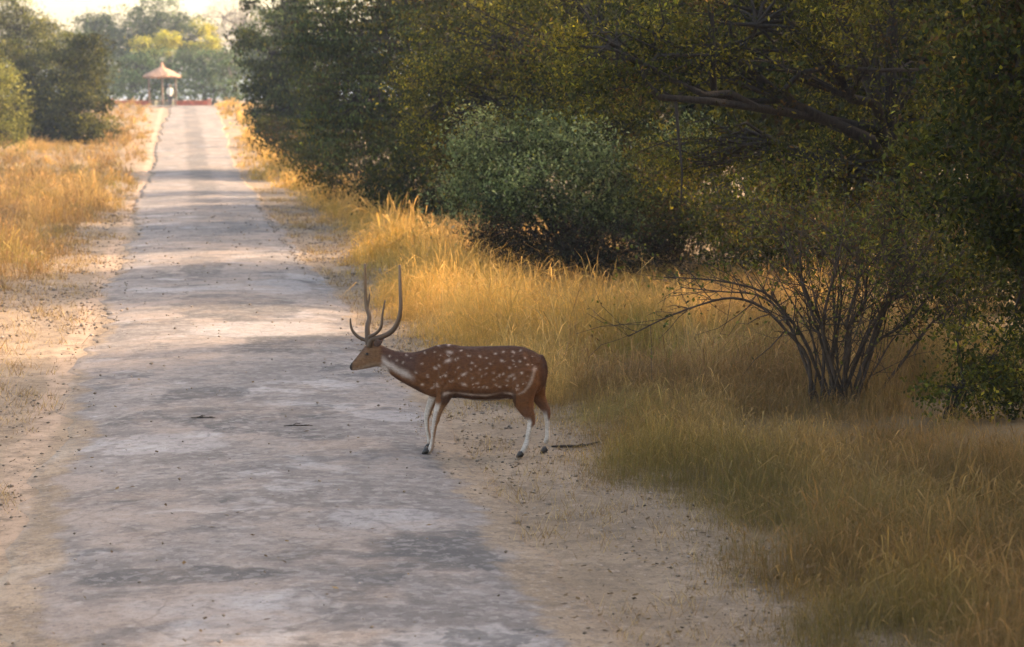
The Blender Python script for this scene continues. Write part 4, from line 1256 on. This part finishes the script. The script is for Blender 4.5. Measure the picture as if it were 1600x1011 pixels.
# ------------------------------------------------------------------ shelter, wall, person
def shelter():
    Y = 176.0
    c = at(254, 158, Y)
    base = gpt(c.x, Y)
    k = 1 / ppm(Y)
    root = tag(empty('thatched_shelter', base), 'small round thatched shelter on timber posts at the end of the road', 'shelter')
    ev = (164 - 119) * k
    rr = 28.5 * k
    mb = MB()
    N = 20
    prof_ = [(rr * .97, ev - .16), (rr * 1.02, ev - .08), (rr * .93, ev + .05), (rr * .6, ev + .32), (rr * .38, ev + .52), (rr * .17, ev + .68), (rr * .10, ev + .80), (rr * .07, ev + 1.05), (.03, ev + 1.18)]
    rg = []
    for i, (r, z) in enumerate(prof_):
        rg.append([Vector(((r * (1 + .05 * random.uniform(-1, 1))) * math.cos(2 * math.pi * q / N), r * (1 + .05 * random.uniform(-1, 1)) * math.sin(2 * math.pi * q / N), z + (random.uniform(-.07, .05) if i < 3 else 0))) for q in range(N)])
    rf = mb.rings(rg).build('roof', M_THATCH, root, smooth=False)
    for q in range(6):
        a = 2 * math.pi * (q + .5) / 6
        x, y = rr * .80 * math.cos(a), rr * .80 * math.sin(a)
        MB().tube([(x, y, -.2), (x, y, ev + .02)], [.075, .065], 8).build('post', M_POST, root)
    MB().tube([(0, 0, -.2), (0, 0, ev + .6)], [.09, .07], 8).build('centre_post', M_POST, root)
    MB_SEAT = m_plain('bench_plaster', (.22, .22, .16), .9, .3, 6)
    MB().rings([[Vector((r * math.cos(a), r * math.sin(a), z)) for a in [math.pi * (.15 + .7 * i / 9) for i in range(10)]] + [Vector((r2 * math.cos(a), r2 * math.sin(a), z)) for a in [math.pi * (.85 - .7 * i / 9) for i in range(10)]] for r, r2, z in ((rr * .7, rr * .45, -.2), (rr * .7, rr * .45, .42))]).build('bench', MB_SEAT, root, smooth=False)
shelter()

def red_wall():
    Y = 180.5
    a, b_ = at(176, 150, Y), at(324, 150, Y)
    z = float(gz(0, Y))
    root = tag(empty('low_red_wall', ((a.x + b_.x) / 2, Y, z)), 'low red painted wall running behind the thatched shelter', 'wall')
    L = (b_.x - a.x) / 2
    MB().box(-L, L, -.12, .12, -.3, .36).build('wall_body', M_RED, root, smooth=False)
    MB().box(-L - .03, L + .03, -.16, .16, .36, .44).build('coping', M_RED, root, smooth=False)
    for x in (-L - .18, L + .18):
        MB().box(x - .17, x + .17, -.18, .18, -.3, .62).build('end_pier', m_plain('faded_red_paint', (.55, .22, .15), .85, .3, 3), root, smooth=False)
red_wall()

def person():
    Y = 160.5
    c = at(266, 160, Y)
    base = Vector((c.x, Y, float(prof(Y)) + .055))
    root = tag(empty('person', base, R(20)), 'person in pale shirt and dark trousers standing before the thatched shelter', 'person')
    skin = m_plain('skin', (.20, .11, .07), .6, .1)
    P = lambda *t: Vector(t)
    # bare body: head with face, neck, torso, arms, legs, feet in one surface
    b_ = MB()
    def sph(mb, c, r, n=10, m=8):
        mb.rings([[Vector(c) + Vector((r[0] * math.sin(math.pi * (i + .01) / (m - .98)) * math.cos(2 * math.pi * k / n), r[1] * math.sin(math.pi * (i + .01) / (m - .98)) * math.sin(2 * math.pi * k / n), r[2] * math.cos(math.pi * (i + .01) / (m - .98)))) for k in range(n)] for i in range(m)])
    sph(b_, (0, -.01, 1.60), (.075, .095, .115))
    b_.tube([P(0, -.085, 1.62), P(0, -.118, 1.585), P(0, -.09, 1.575)], [.012, .018, .012], 6)
    for s in (1, -1):
        b_.tube([P(s * .075, .0, 1.63), P(s * .086, .01, 1.60), P(s * .075, .005, 1.57)], [.012, .018, .01], 6)
    b_.tube([P(0, .01, 1.38), P(0, 0, 1.47), P(0, -.01, 1.54)], [.075, .052, .055], 10)
    b_.tube([P(0, 0, .86), P(0, 0, 1.0), P(0, 0, 1.2), P(0, .01, 1.36), P(0, .01, 1.43)], [(.15, .10), (.14, .095), (.165, .11), (.175, .10), (.10, .07)], 14)
    for s in (1, -1):
        b_.tube([P(s * .16, .01, 1.38), P(s * .21, .02, 1.25), P(s * .235, .03, 1.10), P(s * .245, -.02, .95), P(s * .24, -.06, .85)], [.055, .045, .038, .032, .024], 8)
        # hand: palm, four fingers, thumb
        b_.tube([P(s * .24, -.06, .86), P(s * .24, -.075, .79)], [(.022, .03), (.018, .036)], 8)
        for f in range(4):
            y0 = -.10 + .021 * f
            ln = (.060, .070, .066, .052)[f]
            b_.tube([P(s * .24, y0, .79), P(s * .236, y0 - .006, .79 - ln * .55), P(s * .228, y0 - .004, .79 - ln)], [.0095, .009, .007], 6)
        b_.tube([P(s * .235, -.10, .83), P(s * .225, -.125, .80), P(s * .222, -.13, .77)], [.012, .010, .008], 6)
        b_.tube([P(s * .09, 0, .92), P(s * .10, -.01, .70), P(s * .10, -.01 + .04 * s, .48), P(s * .10, .06 * s, .25), P(s * .10, .08 * s, .08)], [.085, .078, .055, .05, .038], 10)
        b_.tube([P(s * .10, .08 * s + .05, .045), P(s * .105, .08 * s - .05, .05), P(s * .11, .08 * s - .15, .025)], [(.038, .04), (.042, .04), (.03, .02)], 8)
    me = remesh(b_, .012, 2, .4)
    me.materials.clear(); me.materials.append(skin)
    me.name = 'body'
    me.polygons.foreach_set('use_smooth', np.ones(len(me.polygons), bool))
    o = bpy.data.objects.new('body', me); COL.objects.link(o); o.parent = root
    sh = MB()
    sh.tube([P(0, 0, .80), P(0, 0, 1.0), P(0, 0, 1.2), P(0, .01, 1.37), P(0, .01, 1.45)], [(.19, .135), (.175, .125), (.19, .13), (.195, .12), (.085, .075)], 16)
    for s in (1, -1):
        sh.tube([P(s * .15, .01, 1.38), P(s * .215, .02, 1.25), P(s * .24, .03, 1.10), P(s * .25, -.01, .97)], [.07, .06, .054, .046], 10)
    me = remesh(sh, .014, 2, .4); me.materials.clear(); me.materials.append(m_plain('pale_cotton', (.72, .72, .64), .9, .1)); me.name = 'shirt'
    o = bpy.data.objects.new('shirt', me); COL.objects.link(o); o.parent = root
    tr = MB()
    tr.tube([P(0, 0, .98), P(0, 0, .84)], [(.155, .11), (.17, .12)], 14)
    for s in (1, -1):
        tr.tube([P(s * .085, 0, .92), P(s * .10, -.01, .70), P(s * .10, -.01 + .04 * s, .48), P(s * .10, .06 * s, .25), P(s * .10, .08 * s, .09)], [.10, .095, .078, .072, .066], 12)
    me = remesh(tr, .014, 2, .4); me.materials.clear(); me.materials.append(m_plain('dark_cotton', (.035, .035, .045), .9, .1)); me.name = 'trousers'
    o = bpy.data.objects.new('trousers', me); COL.objects.link(o); o.parent = root
    hr = MB(); sph(hr, (0, .012, 1.635), (.083, .095, .095))
    hr.build('hair', m_plain('black_hair', (.01, .009, .008), .6, .2), root)
person()

# ------------------------------------------------------------------ haze
kz = bpy.data.materials.new('warm_haze')
kz.use_nodes = True
kz.node_tree.nodes.clear()
pv = kz.node_tree.nodes.new('ShaderNodeVolumePrincipled')
pv.inputs['Color'].default_value = (.62, .79, 1.0, 1)
pv.inputs['Density'].default_value = .00045
pv.inputs['Anisotropy'].default_value = 0.0
ko = kz.node_tree.nodes.new('ShaderNodeOutputMaterial')
kz.node_tree.links.new(pv.outputs[0], ko.inputs['Volume'])
hz = MB().box(-2600, 2600, -70, 3700, -1.6, 24.0).build('haze', kz, None, smooth=False)
tag(hz, 'thin bluish haze over the far end of the road', 'haze', kind='stuff')
